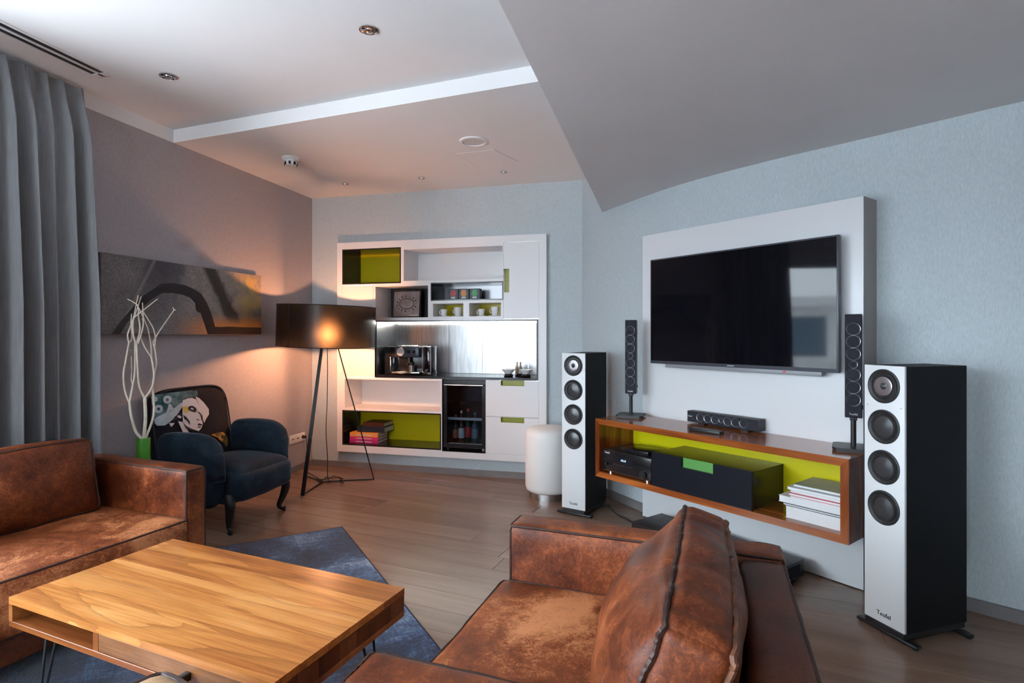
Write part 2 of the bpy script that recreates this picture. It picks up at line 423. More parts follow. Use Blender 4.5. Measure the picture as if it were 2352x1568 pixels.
# ------------------------------------------------------------------ mesh builder
class G:
    def __init__(s): s.bm = bmesh.new()
    def _xf(s, vs, mat):
        if mat is not None: bmesh.ops.transform(s.bm, matrix=mat, verts=vs)
    def box(s, x0, x1, y0, y1, z0, z1, bev=0.0, seg=2, mat=None):
        mid = Matrix.Translation(((x0 + x1) / 2, (y0 + y1) / 2, (z0 + z1) / 2)) @ Matrix.Diagonal((abs(x1 - x0), abs(y1 - y0), abs(z1 - z0), 1))
        r = bmesh.ops.create_cube(s.bm, size=1.0, matrix=mid); vs = r['verts']
        if bev > 0:
            es = list({e for v in vs for e in v.link_edges})
            b = bmesh.ops.bevel(s.bm, geom=es, offset=bev, segments=seg, profile=0.5, affect='EDGES')
            vs = list({v for f in b['faces'] for v in f.verts} | {v for v in vs if v.is_valid})
        s._xf(vs, mat); return s
    def cyl(s, p0, p1, r0, r1=None, n=20, cap=True):
        r1 = r0 if r1 is None else r1
        p0, p1 = Vector(p0), Vector(p1); d = p1 - p0
        q = d.to_track_quat('Z', 'Y').to_matrix().to_4x4()
        m = Matrix.Translation((p0 + p1) / 2) @ q
        bmesh.ops.create_cone(s.bm, cap_ends=cap, cap_tris=False, segments=n, radius1=r0, radius2=r1, depth=d.length, matrix=m)
        return s
    def lathe(s, prof, n=32, mat=None, close=False):
        rings = []; vs = []
        for r, z in prof:
            if r < 1e-6:
                v = s.bm.verts.new((0, 0, z)); rings.append([v]); vs.append(v)
            else:
                ring = [s.bm.verts.new((r * math.cos(2 * PI * i / n), r * math.sin(2 * PI * i / n), z)) for i in range(n)]
                rings.append(ring); vs += ring
        for a, b in zip(rings[:-1], rings[1:]):
            for i in range(n):
                j = (i + 1) % n
                if len(a) == 1 and len(b) == 1: continue
                if len(a) == 1: s.bm.faces.new((a[0], b[i], b[j]))
                elif len(b) == 1: s.bm.faces.new((a[j], a[i], b[0]))
                else: s.bm.faces.new((a[i], a[j], b[j], b[i]))
        s._xf(vs, mat); return s
    def tube(s, pts, r, n=8, closed=False, cap=True):
        pts = [Vector(p) for p in pts]; N = len(pts)
        rs = r if isinstance(r, (list, tuple)) else [r] * N
        rings = []; up = Vector((0.13, 0.21, 0.97)).normalized(); prev = None
        for i, p in enumerate(pts):
            a = pts[(i - 1) % N] if (closed or i > 0) else p
            b = pts[(i + 1) % N] if (closed or i < N - 1) else p
            t = (b - a)
            t = t.normalized() if t.length > 1e-9 else Vector((0, 0, 1))
            if prev is None:
                x = t.cross(up)
                if x.length < 1e-3: x = t.cross(Vector((1, 0, 0)))
                x.normalize()
            else:
                x = prev - t * prev.dot(t)
                if x.length < 1e-6: x = t.orthogonal()
                x.normalize()
            prev = x; y = t.cross(x)
            rings.append([s.bm.verts.new(p + (x * math.cos(2 * PI * k / n) + y * math.sin(2 * PI * k / n)) * rs[i]) for k in range(n)])
        prs = list(zip(rings[:-1], rings[1:]))
        if closed: prs.append((rings[-1], rings[0]))
        for a, b in prs:
            for k in range(n):
                j = (k + 1) % n; s.bm.faces.new((a[k], a[j], b[j], b[k]))
        if cap and not closed:
            s.bm.faces.new(list(reversed(rings[0]))); s.bm.faces.new(rings[-1])
        return s
    def prism(s, poly, z0, z1, mat=None):
        """poly in xy, z0/z1 numbers or callables of (x, y)"""
        f0 = z0 if callable(z0) else (lambda x, y: z0)
        f1 = z1 if callable(z1) else (lambda x, y: z1)
        lo = [s.bm.verts.new((x, y, f0(x, y))) for x, y in poly]; hi = [s.bm.verts.new((x, y, f1(x, y))) for x, y in poly]
        n = len(poly)
        s.bm.faces.new(list(reversed(lo))); s.bm.faces.new(hi)
        for i in range(n):
            j = (i + 1) % n; s.bm.faces.new((lo[i], lo[j], hi[j], hi[i]))
        s._xf(lo + hi, mat); return s
    def plate(s, poly, y0, y1, surf=None):
        """polygon in x,z extruded along y (y0 front, y1 back); surf(x,z) adds to y"""
        k = surf or (lambda x, z: 0.0)
        a = [s.bm.verts.new((x, y0 + k(x, z), z)) for x, z in poly]; b = [s.bm.verts.new((x, y1 + k(x, z), z)) for x, z in poly]
        n = len(poly)
        s.bm.faces.new(a); s.bm.faces.new(list(reversed(b)))
        for i in range(n):
            j = (i + 1) % n; s.bm.faces.new((a[j], a[i], b[i], b[j]))
        return s
    def soft(s, c, size, fn, cuts=12):
        n = cuts + 1; h = Vector(size) / 2; seen = {}
        def vert(ijk):
            if ijk not in seen:
                u = Vector([math.sin((-1 + 2 * k / n) * PI / 2) for k in ijk])
                seen[ijk] = s.bm.verts.new(Vector(c) + fn(u, h))
            return seen[ijk]
        for ax in range(3):
            for sd in (0, n):
                for a in range(n):
                    for b in range(n):
                        q = []
                        for (da, db) in ((0, 0), (1, 0), (1, 1), (0, 1)):
                            k = [0, 0, 0]; k[ax] = sd; k[(ax + 1) % 3] = a + da; k[(ax + 2) % 3] = b + db
                            q.append(vert(tuple(k)))
                        s.bm.faces.new(q if sd else q[::-1])
        return s
    def obj(s, name, mat, parent=None, smooth=True, ang=40, **props):
        bmesh.ops.recalc_face_normals(s.bm, faces=s.bm.faces)
        me = bpy.data.meshes.new(name)
        s.bm.to_mesh(me); s.bm.free()
        if mat is not None: me.materials.append(mat)
        if smooth:
            me.polygons.foreach_set('use_smooth', [True] * len(me.polygons))
            try: me.set_sharp_from_angle(angle=math.radians(ang))
            except Exception: pass
        o = bpy.data.objects.new(name, me); COL.objects.link(o)
        if parent is not None: o.parent = parent
        for k, v in props.items(): o[k] = v
        return o

def thing(name, label, cat, loc=(0, 0, 0), rz=0.0, group=None):
    o = bpy.data.objects.new(name, None); COL.objects.link(o)
    o.empty_display_size = 0.1
    o.location = loc; o.rotation_euler = (0, 0, rz); o['label'] = label; o['category'] = cat
    if group: o['group'] = group
    return o
def tag(o, label, cat, group=None):
    o['label'] = label; o['category'] = cat
    if group: o['group'] = group
    return o
def place(o, loc, rz=0.0):
    o.location = loc; o.rotation_euler = (0, 0, rz); return o
def dup(o, loc=None, rz=None, label=None, parent=None):
    c = o.copy(); COL.objects.link(c)
    if loc is not None: c.location = loc
    if rz is not None: c.rotation_euler = (c.rotation_euler[0], c.rotation_euler[1], rz)
    if label: c['label'] = label
    if parent is not None: c.parent = parent
    for ch in list(o.children): dup(ch, parent=c)
    return c
def struct(o): o['kind'] = 'structure'; return o

def text_mesh(name, s, size, mat, parent, loc, rot, depth=0.0006, align='CENTER', sx=1.0, off=0.0):
    cu = bpy.data.curves.new('t', 'FONT'); cu.body = s; cu.size = size; cu.extrude = depth
    cu.offset = off; cu.align_x = align; cu.align_y = 'CENTER'; cu.resolution_u = 3
    t = bpy.data.objects.new('t', cu); COL.objects.link(t)
    dg = bpy.context.evaluated_depsgraph_get()
    me = bpy.data.meshes.new_from_object(t.evaluated_get(dg))
    bpy.data.objects.remove(t); bpy.data.curves.remove(cu)
    me.name = name; me.materials.clear(); me.materials.append(mat)
    o = bpy.data.objects.new(name, me); COL.objects.link(o)
    o.parent = parent; o.location = loc; o.rotation_euler = rot; o.scale = (sx, 1, 1)
    return o
FRONT = (PI / 2, 0, 0)     # text facing local -y

def soft_fn(rnd=0.03, bulge=(0.02, 0.02, 0.02), wr=0.0, wf=(4, 4, 4), seed=0.0):
    """rounded, slightly inflated box; returns fn(unit, half)"""
    def fn(u, h):
        p = Vector((u.x * h.x, u.y * h.y, u.z * h.z))
        q = Vector([max(-h[i] + rnd, min(h[i] - rnd, p[i])) for i in range(3)])
        d = p - q
        if d.length > 1e-9: p = q + d.normalized() * min(rnd, max(abs(d.x), abs(d.y), abs(d.z)))
        b = [0, 0, 0]
        for i in range(3):
            j, k = (i + 1) % 3, (i + 2) % 3
            b[i] = bulge[i] * u[i] * (1 - u[j] ** 2) ** 0.8 * (1 - u[k] ** 2) ** 0.8 if abs(u[j]) <= 1 and abs(u[k]) <= 1 else 0
        p = p + Vector(b)
        if wr:
            m = (1 - abs(u.x) ** 8 * 0.5)
            w = noise.noise(Vector((p.x * wf[0] + seed, p.y * wf[1] + seed, p.z * wf[2]))) + 0.5 * noise.noise(Vector((p.x * wf[0] * 2.3 + seed, p.y * wf[1] * 2.3, p.z * wf[2] * 2.3 + seed)))
            n = Vector((u.x ** 5, u.y ** 5, u.z ** 5))
            if n.length > 1e-6: p = p + n.normalized() * w * wr * m
        return p
    return fn
def edge_loop(c, size, fn, axis, side, N=22, off=0.004, wob=0.003, seed=0.0):
    """closed path along the border of one face of a soft box"""
    c = Vector(c); h = Vector(size) / 2; j, k = [(1, 2), (0, 2), (0, 1)][axis]
    ring = []
    for t in range(N): ring.append((-1 + 2 * t / N, -1))
    for t in range(N): ring.append((1, -1 + 2 * t / N))
    for t in range(N): ring.append((1 - 2 * t / N, 1))
    for t in range(N): ring.append((-1, 1 - 2 * t / N))
    pts = []
    for i, (a, b) in enumerate(ring):
        u = Vector((0, 0, 0)); u[axis] = side; u[j] = a; u[k] = b
        p = fn(u, h)
        d = Vector((0, 0, 0)); d[axis] = side; d[j] = a if abs(a) > 0.999 else 0; d[k] = b if abs(b) > 0.999 else 0
        w = noise.noise(Vector((i * 0.9 + seed, seed, 1.3))) * wob
        pts.append(c + p + d.normalized() * (off + w))
    return pts

# ================================================================== THE ROOM
LOWZ, UPZ, TOPZ = 2.591, 2.680, 2.80
SOFF = lambda x, y: H_ + 1.079 - 0.0233 * y      # dropped soffit over the media wall

def catmull(P, k=8):
    out = []
    for i in range(len(P) - 1):
        p0 = P[max(i - 1, 0)]; p1 = P[i]; p2 = P[i + 1]; p3 = P[min(i + 2, len(P) - 1)]
        for t in range(k):
            t = t / k
            out.append(tuple(0.5 * ((2 * p1[a]) + (-p0[a] + p2[a]) * t + (2 * p0[a] - 5 * p1[a] + 4 * p2[a] - p3[a]) * t * t + (-p0[a] + 3 * p1[a] - 3 * p2[a] + p3[a]) * t ** 3) for a in range(len(p1))))
    out.append(tuple(P[-1])); return out
MW = catmull([CB, (0.723, 4.467), (0.99, 3.925), (1.20, 3.59), (1.50, 3.225), (1.82, 2.895), (2.08, 2.62), (2.25, 2.45), (2.75, 2.02), (3.4, 1.45), (4.2, 0.6)])
REAR_Y = -2.6
RW_END = (4.2, REAR_Y)
LW_END_T = (CA[1] - REAR_Y) / 0.9714
LW_END = LWF.w(LW_END_T, 0)[:2]

room_poly = [CA] + MW + [RW_END, LW_END]
def grow(poly, d):
    cx = sum(p[0] for p in poly) / len(poly); cy = sum(p[1] for p in poly) / len(poly)
    return [(p[0] + (p[0] - cx) / math.hypot(p[0] - cx, p[1] - cy) * d, p[1] + (p[1] - cy) / math.hypot(p[0] - cx, p[1] - cy) * d) for p in poly]

# floor: a slab with single oak boards laid on it
floor = struct(G().prism(grow(room_poly, 0.25), -0.10, -0.013).obj('floor', OAK, smooth=False))
def inside(x, y, poly):
    c = False; n = len(poly)
    for i in range(n):
        (x1, y1), (x2, y2) = poly[i], poly[(i + 1) % n]
        if (y1 > y) != (y2 > y) and x < (x2 - x1) * (y - y1) / (y2 - y1) + x1: c = not c
    return c
pf = Frame((0.0, 0.0), (0.918, -0.396))
PWID = 0.165
kinds = {}
def plank_mesh(L):
    if L not in kinds:
        g = G(); g.box(0, L - 0.0015, 0, PWID - 0.0015, -0.0128, 0.0, 0.0012, 1)
        o = g.obj('plank', OAK, smooth=False); kinds[L] = o.data; bpy.data.objects.remove(o)
    return kinds[L]
rp = random.Random(3)
for r in range(0, 44):
    yb = -0.4 + r * PWID
    x = -4.6 - rp.random() * 1.6
    while x < 3.6:
        L = rp.choice([1.2, 1.5, 1.8, 2.1])
        a = pf.w(x + L * 0.5, yb + PWID / 2)
        vis = False
        for t in (0.05, 0.35, 0.65, 0.95):
            q = pf.w(x + L * t, yb + PWID / 2)
            if q[1] > 0.9 and inside(q[0], q[1], room_poly) and abs(q[0]) < q[1] * 1.0 + 0.25: vis = True
        if vis:
            b = bpy.data.objects.new('plank', plank_mesh(L)); COL.objects.link(b); b.parent = floor
            b.location = pf.w(x, yb); b.rotation_euler = (0, 0, pf.rz)
        x += L
# plain boards for the rest of the floor (behind the camera), one continuous surface
g = G(); g.prism([LWF.w(LW_END_T, 0.0)[:2], (4.2, REAR_Y), (4.2, 0.75), (-3.2, 0.55)], -0.0132, -0.0127)
g.obj('rear_boards', OAK, floor, smooth=False)

# left wall with its long window
T_A, T_B, WZ0, WZ1 = 2.80, 7.95, 0.25, 2.14
def lw_box(g, t0, t1, y0, y1, z0, z1):
    P = [LWF.w(t0, y0)[:2], LWF.w(t1, y0)[:2], LWF.w(t1, y1)[:2], LWF.w(t0, y1)[:2]]
    g.prism(P, z0, z1)
g = G()
lw_box(g, -0.15, T_A, -0.2, 0, -0.1, LOWZ); lw_box(g, T_B, LW_END_T + 0.2, -0.2, 0, -0.1, LOWZ)
lw_box(g, T_A, T_B, -0.2, 0, -0.1, WZ0); lw_box(g, T_A, T_B, -0.2, 0, WZ1, LOWZ)
struct(g.obj('wall_left', WALLPAPER_SHADED, smooth=False))
g = G(); lw_box(g, -0.15, LW_END_T + 0.2, -0.2, 0.0, LOWZ, TOPZ); struct(g.obj('trim_1', CEIL, smooth=False))
win = G()
FRW = 0.06
for (t0, t1, z0, z1) in [(T_A, T_B, WZ0, WZ0 + FRW), (T_A, T_B, WZ1 - FRW, WZ1)] + [(t - FRW / 2, t + FRW / 2, WZ0 + FRW, WZ1 - FRW) for t in (T_A + FRW / 2, T_A + 1.72, T_A + 3.44, T_B - FRW / 2)]:
    lw_box(win, t0, t1, -0.14, -0.06, z0, z1)
w1 = struct(win.obj('window_1', simple('window_frame_grey', (0.12, 0.12, 0.13), 0.4), smooth=False))
for i in range(3):
    a = (T_A + FRW, T_A + 1.75, T_A + 3.47)[i]; b = (T_A + 1.69, T_A + 3.41, T_B - FRW)[i]
    gp = G(); lw_box(gp, a, b, -0.105, -0.095, WZ0 + FRW, WZ1 - FRW); gp.obj('window_pane', GLASS, w1, smooth=False)

# back wall with the opening for the wall cabinet
def bw_box(g, F, x0, x1, y0, y1, z0, z1): g.prism([F.w(x0, y0)[:2], F.w(x1, y0)[:2], F.w(x1, y1)[:2], F.w(x0, y1)[:2]], z0, z1)
BL = math.hypot(CB[0] - CA[0], CB[1] - CA[1])
S0, S1, Z0, Z1 = 0.305, 2.330, 0.158, 2.137     # cabinet outline on the wall
g = G()
bw_box(g, BWF, -0.15, S0 + 0.02, 0, 0.2, -0.1, LOWZ + 0.05); bw_box(g, BWF, S1 - 0.02, BL + 0.1, 0, 0.2, -0.1, LOWZ + 0.05)
bw_box(g, BWF, S0 + 0.02, S1 - 0.02, 0, 0.2, -0.1, Z0 + 0.02); bw_box(g, BWF, S0 + 0.02, S1 - 0.02, 0, 0.2, Z1 - 0.02, LOWZ + 0.05)
struct(g.obj('wall_back', WALLPAPER, smooth=False))

# curved media wall on the right, then straight walls behind the camera
out = [(x + 0.2 * 0.75, y + 0.2 * 0.66) for x, y in MW]
g = G()
n = len(MW)
vi = [[g.bm.verts.new((x, y, z)) for x, y in P] for P in (MW, out) for z in (-0.1, 2.75)]
for i in range(n - 1):
    g.bm.faces.new((vi[0][i], vi[0][i + 1], vi[1][i + 1], vi[1][i])); g.bm.faces.new((vi[2][i + 1], vi[2][i], vi[3][i], vi[3][i + 1]))
    g.bm.faces.new((vi[1][i], vi[1][i + 1], vi[3][i + 1], vi[3][i])); g.bm.faces.new((vi[0][i + 1], vi[0][i], vi[2][i], vi[2][i + 1]))
for i in (0, n - 1): g.bm.faces.new((vi[0][i], vi[1][i], vi[3][i], vi[2][i]))
struct(g.obj('wall_right', WALLPAPER, ang=60))
g = G(); g.box(4.2, 4.4, REAR_Y, 0.7, -0.1, 2.75); struct(g.obj('wall_far_right', WALLPAPER, smooth=False))
RX0, RX1 = -3.0, -1.5                      # added window, unseen behind the camera, to fill in the daylight
g = G(); g.box(LW_END[0] - 0.3, RX0, REAR_Y - 0.2, REAR_Y, -0.1, 2.75); g.box(RX1, 4.4, REAR_Y - 0.2, REAR_Y, -0.1, 2.75)
g.box(RX0, RX1, REAR_Y - 0.2, REAR_Y, -0.1, WZ0); g.box(RX0, RX1, REAR_Y - 0.2, REAR_Y, WZ1, 2.75)
struct(g.obj('wall_rear', WALLPAPER, smooth=False))
g = G()
for (a, b, c, d_) in [(RX0, RX1, WZ0, WZ0 + FRW), (RX0, RX1, WZ1 - FRW, WZ1)] + [(k - FRW / 2, k + FRW / 2, WZ0 + FRW, WZ1 - FRW) for k in (RX0 + FRW / 2, (RX0 + RX1) / 2, RX1 - FRW / 2)]:
    g.box(a, b, REAR_Y - 0.14, REAR_Y - 0.06, c, d_)
w2 = struct(g.obj('added_fill_window', MATS['window_frame_grey'], smooth=False))
for a, b in ((RX0 + FRW, (RX0 + RX1 - FRW) / 2), ((RX0 + RX1 + FRW) / 2, RX1 - FRW)):
    G().box(a, b, REAR_Y - 0.105, REAR_Y - 0.095, WZ0 + FRW, WZ1 - FRW).obj('window_pane', GLASS, w2, smooth=False)

# ceilings: recessed field, lower band along the back wall, dropped soffit over the media wall
BH_L, BH_R = on_z(403, 327, LOWZ)[:2], (0.30, 2.863)
g = G(); g.prism(grow(room_poly, 0.2), UPZ, TOPZ); struct(g.obj('ceiling', CEIL, smooth=False))
d = ((BH_R[0] - BH_L[0]), (BH_R[1] - BH_L[1])); lBL = (BH_L[0] - d[0] * 0.05, BH_L[1] - d[1] * 0.05)
g = G(); g.prism([lBL, (BH_R[0] + d[0] * 0.6, BH_R[1] + d[1] * 0.6), (2.2, 5.2), (-2.2, 5.8)], LOWZ, UPZ + 0.01)
struct(g.obj('ceiling_band', CEIL, smooth=False))
E0, E1 = (0.723, 4.467), (-0.042, 1.739)
de = (E1[0] - E0[0], E1[1] - E0[1])
Ea = (E0[0] - de[0] * 0.03, E0[1] - de[1] * 0.03); Eb = (E0[0] + de[0] * 2.62, E0[1] + de[1] * 2.62)
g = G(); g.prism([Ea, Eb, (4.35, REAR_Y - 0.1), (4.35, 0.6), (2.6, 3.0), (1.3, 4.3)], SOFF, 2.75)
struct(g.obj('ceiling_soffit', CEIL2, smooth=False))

# skirting boards
g = G(); lw_box(g, 0.0, T_A + 0.3, 0.0, 0.014, 0, 0.055); struct(g.obj('baseboard_left', SKIRT, smooth=False))
g = G(); bw_box(g, BWF, 0.0, BL - 0.01, -0.014, 0.0, 0, 0.055); struct(g.obj('baseboard_back', SKIRT, smooth=False))
mwf = [(x - 0.0117, y - 0.0103) for x, y in MW]
g = G()
ring = [[g.bm.verts.new((x, y, z)) for x, y in P[:70]] for P in (mwf, MW) for z in (0, 0.058)]
m_ = len(ring[0])
for i in range(m_ - 1):
    g.bm.faces.new((ring[0][i], ring[0][i + 1], ring[1][i + 1], ring[1][i])); g.bm.faces.new((ring[1][i], ring[1][i + 1], ring[3][i + 1], ring[3][i]))
struct(g.obj('baseboard_right', SKIRT, ang=60))

# things set into the ceiling
def downlight(px, py, z, r, label, tilt):
    x, y, _ = on_z(px, py, z)
    t = thing('downlight', label, 'ceiling light', (x, y, z - 0.001), 0.0, 'recessed ceiling spotlights')
    G().lathe([(r, 0.0), (r, -0.004), (r * 0.82, -0.006), (r * 0.78, 0.0)], 24).obj('trim_ring', CHROME, t)
    G().lathe([(r * 0.78, -0.001), (r * 0.55, -0.0006), (r * 0.5, -0.008), (r * 0.2, -0.012), (0, -0.012)], 20).obj('lamp_face', CHROME, t)
    G().box(-r * 0.8, -r * 0.1, -r * 0.35, r * 0.3, -0.010, -0.004, 0.002).obj('gimbal_clip', STEELD, t)
downlight(847, 68, UPZ, 0.044, 'round chrome spotlight in the recessed ceiling, nearest the middle of the room', 0)
downlight(386, 174, UPZ, 0.044, 'round chrome spotlight in the recessed ceiling beside the air slot and curtain', 0)
downlight(793, 421, LOWZ, 0.030, 'tiny chrome spotlight in the low ceiling above the left end of the wall cabinet', 0)
downlight(968, 408, LOWZ, 0.030, 'tiny chrome spotlight in the low ceiling above the middle of the wall cabinet', 0)
downlight(1157, 394, LOWZ, 0.030, 'tiny chrome spotlight in the low ceiling above the tall white cupboard door', 0)
x, y, _ = on_z(668, 362, LOWZ)
sd = thing('smoke_detector', 'white domed smoke detector with dark vents on the low ceiling', 'smoke detector', (x, y, LOWZ))
G().lathe([(0, 0.0), (0.062, 0.0), (0.062, -0.012), (0.052, -0.022), (0.05, -0.024)], 28).obj('base', WHITEP, sd)
G().lathe([(0.046, -0.022), (0.047, -0.045), (0.038, -0.062), (0.0, -0.066)], 28).obj('dome', WHITEP, sd)
for k in range(8):
    a = k * PI / 4 + 0.2
    G().box(0.037, 0.0475, -0.008, 0.008, -0.058, -0.036, mat=Matrix.Rotation(a, 4, 'Z')).obj('vent', BLACKM, sd)
x, y, _ = on_z(1088, 324, LOWZ)
cs = thing('ceiling_speaker', 'round white speaker grille set in the low ceiling', 'ceiling speaker', (x, y, LOWZ))
G().lathe([(0, -0.004), (0.075, -0.004), (0.078, -0.010), (0.094, -0.008), (0.098, 0.0)], 40).obj('rim', WHITEP, cs)
G().lathe([(0, -0.0045), (0.074, -0.0045), (0.074, -0.003)], 40).obj('grille', col('grille_white', (0.66, 0.66, 0.66), 0.7, bmp=0.5, bscale=700), cs)
ap = [on_z(px, py, LOWZ) for px, py in ((1045, 352), (1095, 382), (1192, 371), (1135, 343))]
hatch = thing('access_hatch', 'flush white square access hatch in the low ceiling', 'hatch', (ap[0][0], ap[0][1], LOWZ))
pp = [(p[0] - ap[0][0], p[1] - ap[0][1]) for p in ap]
cxp = (sum(p[0] for p in pp) / 4, sum(p[1] for p in pp) / 4)
sh = lambda k: [(cxp[0] + (p[0] - cxp[0]) * k, cxp[1] + (p[1] - cxp[1]) * k) for p in pp]
G().prism(sh(0.97), -0.002, 0.0).obj('lid', CEIL, hatch, smooth=False)
G().prism(sh(1.0), -0.0006, 0.0).obj('joint', col('joint_grey', (0.5, 0.49, 0.49), 0.8), hatch, smooth=False)
# air slot
a0, a1 = Vector(on_z(238, 173, UPZ)[:2]), Vector(on_z(0, 60, UPZ)[:2])
dv = (a1 - a0).normalized()
va = thing('air_vent', 'long white linear air slot with two black openings in the ceiling above the curtain', 'air vent', (a0.x, a0.y, UPZ), math.atan2(dv.y, dv.x))
VL = 1.75
for (y0, y1) in ((-0.062, -0.045), (-0.008, 0.008), (0.045, 0.062)): G().box(0, VL, y0, y1, -0.006, 0.0, 0.001, 1).obj('slot_rail', WHITEP, va)
for (y0, y1) in ((-0.045, -0.008), (0.008, 0.045)): G().box(0.03, VL, y0, y1, -0.001, 0.0).obj('opening', BLACKM, va)
G().box(0, 0.03, -0.045, 0.045, -0.006, 0.0).obj('end_cap', WHITEP, va)

# curtain: deep folds hanging on the left wall beside the window
def curtain():
    g = G(); NT, NZ = 260, 26
    rows = []
    rc = random.Random(5)
    t0, t1 = 2.315, 3.08
    for j in range(NZ + 1):
        v = j / NZ; z = 0.012 + (2.655 - 0.012) * v
        row = []
        for i in range(NT + 1):
            u = i / NT
            lo0, lo1 = 2.29, 3.12
            fl = (1 - v) ** 1.3
            t = (t0 + (t1 - t0) * u) * (1 - fl) + (lo0 + (lo1 - lo0) * u) * fl
            ph = u * 2 * PI * 8.5 + 0.7 * math.sin(u * 7.0) + 0.5 * math.sin(v * 2.2 + u * 5)
            amp = (0.026 + 0.064 * min(1, (1 - v) * 2.2)) * (0.72 + 0.36 * math.sin(u * 13 + 1.3))
            sh = 1 - 2 * abs(math.cos(ph / 2)) ** 3.2
            top = max(0, (v - 0.9) / 0.1)
            pleat = 0.012 * math.sin(u * 2 * PI * 11 + 0.7) * top
            y = 0.112 - 0.045 * top + amp * sh * (1 - 0.45 * top) + pleat
            t += 0.030 * math.sin(ph) * (1 - v * 0.6)
            p = LWF.w(t, max(y, 0.012), z)
            row.append(g.bm.verts.new(p))
        rows.append(row)
    for a, b in zip(rows[:-1], rows[1:]):
        for i in range(NT): g.bm.faces.new((a[i], a[i + 1], b[i + 1], b[i]))
    o = g.obj('curtain', CURTAIN, ang=180)
    s = o.modifiers.new('thickness', 'SOLIDIFY'); s.thickness = 0.003; s.offset = 0
    return o
tag(curtain(), 'heavy grey floor length curtain hanging in deep folds beside the window', 'curtain')

# double socket on the left wall
sx, sz = LWF.px(682, 1006)
so = thing('wall_socket', 'white triple wall socket with plug beside the floor lamp', 'socket', LWF.w(sx, 0.0, sz), LWF.rz)
G().box(-0.118, 0.118, 0.0, 0.008, -0.041, 0.041, 0.003).obj('plate', WHITEP, so)
for k in (-1, 0, 1):
    sck = G().cyl((k * 0.073, 0.004, 0), (k * 0.073, 0.010, 0), 0.026).obj('socket_well', col('socket_dark', (0.06, 0.06, 0.06), 0.6), so)
    G().box(k * 0.073 - 0.034, k * 0.073 + 0.034, 0.006, 0.011, -0.034, 0.034, 0.003).box(k * 0.073 - 0.02, k * 0.073 + 0.02, 0.010, 0.0115, -0.02, 0.02).obj('cover', WHITEP, so)
    for q in (-1, 1): G().cyl((k * 0.073 + q * 0.009, 0.0112, 0), (k * 0.073 + q * 0.009, 0.0125, 0), 0.007, n=10).obj('pin_hole', BLACKM, so)
G().cyl((-0.073, 0.011, 0), (-0.073, 0.045, 0), 0.017, 0.013).obj('plug', BLACKM, so)

# ------------------------------------------------------------------ the neighbouring building across the street (seen mirrored in the television)
FAC = simple('pale_facade', (0.62, 0.63, 0.64), 0.8, c2=(0.7, 0.7, 0.7), scale=0.6)
FGL = simple('facade_glass', (0.10, 0.14, 0.18), 0.1)
ex = struct(G().box(-21.0, -16.0, -14.0, 16.0, -9.0, 2.35).obj('exterior_facade', FAC, smooth=False))
for z in (-6.4, -3.2, 0.0, 2.35): G().box(-16.0, -15.55, -14.0, 16.0, z - 0.18, z + 0.16, 0.05, 1).obj('cornice', FAC, ex, smooth=False)
for k in range(14):
    for z in (-5.6, -2.4, 0.55):
        G().box(-16.01, -15.93, -13.2 + k * 2.1, -11.8 + k * 2.1, z, z + 1.3).obj('window', FGL, ex, smooth=False)

# ================================================================== WALL CABINET (local frame of the back wall, y = depth into the wall)
cabt = thing('wall_cabinet', 'large white built-in wall cabinet with black and olive open boxes', 'cabinet', (CABF.o[0], CABF.o[1], 0), CABF.rz)
DN = 0.33
holes = dict(box1=(0.359, 0.966, 1.742, 2.074), niche2=(0.988, 1.943, 1.755, 2.055), door1=(0.359, 0.683, 0.866, 1.731), pic=(0.701, 1.240, 1.419, 1.720),
             tea=(1.260, 1.945, 1.573, 1.737), cup1=(1.277, 1.580, 1.425, 1.553), cup2=(1.623, 1.929, 1.425, 1.555), tall=(1.947, 2.265, 1.405, 2.076),
             splash=(0.701, 2.258, 0.872, 1.396), low=(0.380, 1.362, 0.566, 0.852), oliv=(0.359, 1.362, 0.222, 0.552), fridge=(1.370, 1.783, 0.214, 0.866),
             dr1=(1.786, 2.265, 0.546, 0.866), dr2=(1.786, 2.265, 0.217, 0.543))
xs = sorted({S0, S1} | {v for h in holes.values() for v in h[:2]}); zs = sorted({Z0, Z1} | {v for h in holes.values() for v in h[2:]})
g = G()
for i in range(len(xs) - 1):
    for j in range(len(zs) - 1):
        mx, mz = (xs[i] + xs[i + 1]) / 2, (zs[j] + zs[j + 1]) / 2
        if any(h[0] < mx < h[1] and h[2] < mz < h[3] for h in holes.values()): continue
        g.box(xs[i], xs[i + 1], 0.0, 0.06, zs[j], zs[j + 1])
bmesh.ops.remove_doubles(g.bm, verts=g.bm.verts, dist=1e-5)
g.obj('front_frame', WHITE, cabt, smooth=False)
def shell(name, key, mside, mback, depth=DN, th=0.006, y0=0.001, back='back_panel'):
    x0, x1, z0, z1 = holes[key]
    g = G(); g.box(x0, x0 + th, y0, depth, z0, z1); g.box(x1 - th, x1, y0, depth, z0, z1)
    g.box(x0 + th, x1 - th, y0, depth, z0, z0 + th); g.box(x0 + th, x1 - th, y0, depth, z1 - th, z1)
    o = g.obj(name, mside, cabt, smooth=False)
    G().box(x0 + th, x1 - th, depth - 0.008, depth, z0 + th, z1 - th).obj(back, mback, o, smooth=False)
    return o
o = shell('open_box', 'box1', BLACKG, OLIVE, th=0.012); o['label'] = 'black open box with olive back'
o = shell('open_box', 'niche2', WHITE, WHITE); o['label'] = 'long white open niche'
o = shell('open_box', 'pic', WHITE, BLACKM); o['label'] = 'white open box with black back'
o = shell('open_box', 'tea', BLACKG, STEELD, th=0.010); o['label'] = 'flat black open box holding tea tins'
o = shell('open_box', 'cup1', WHITE, OLIVE); o['label'] = 'small white open box with olive back'
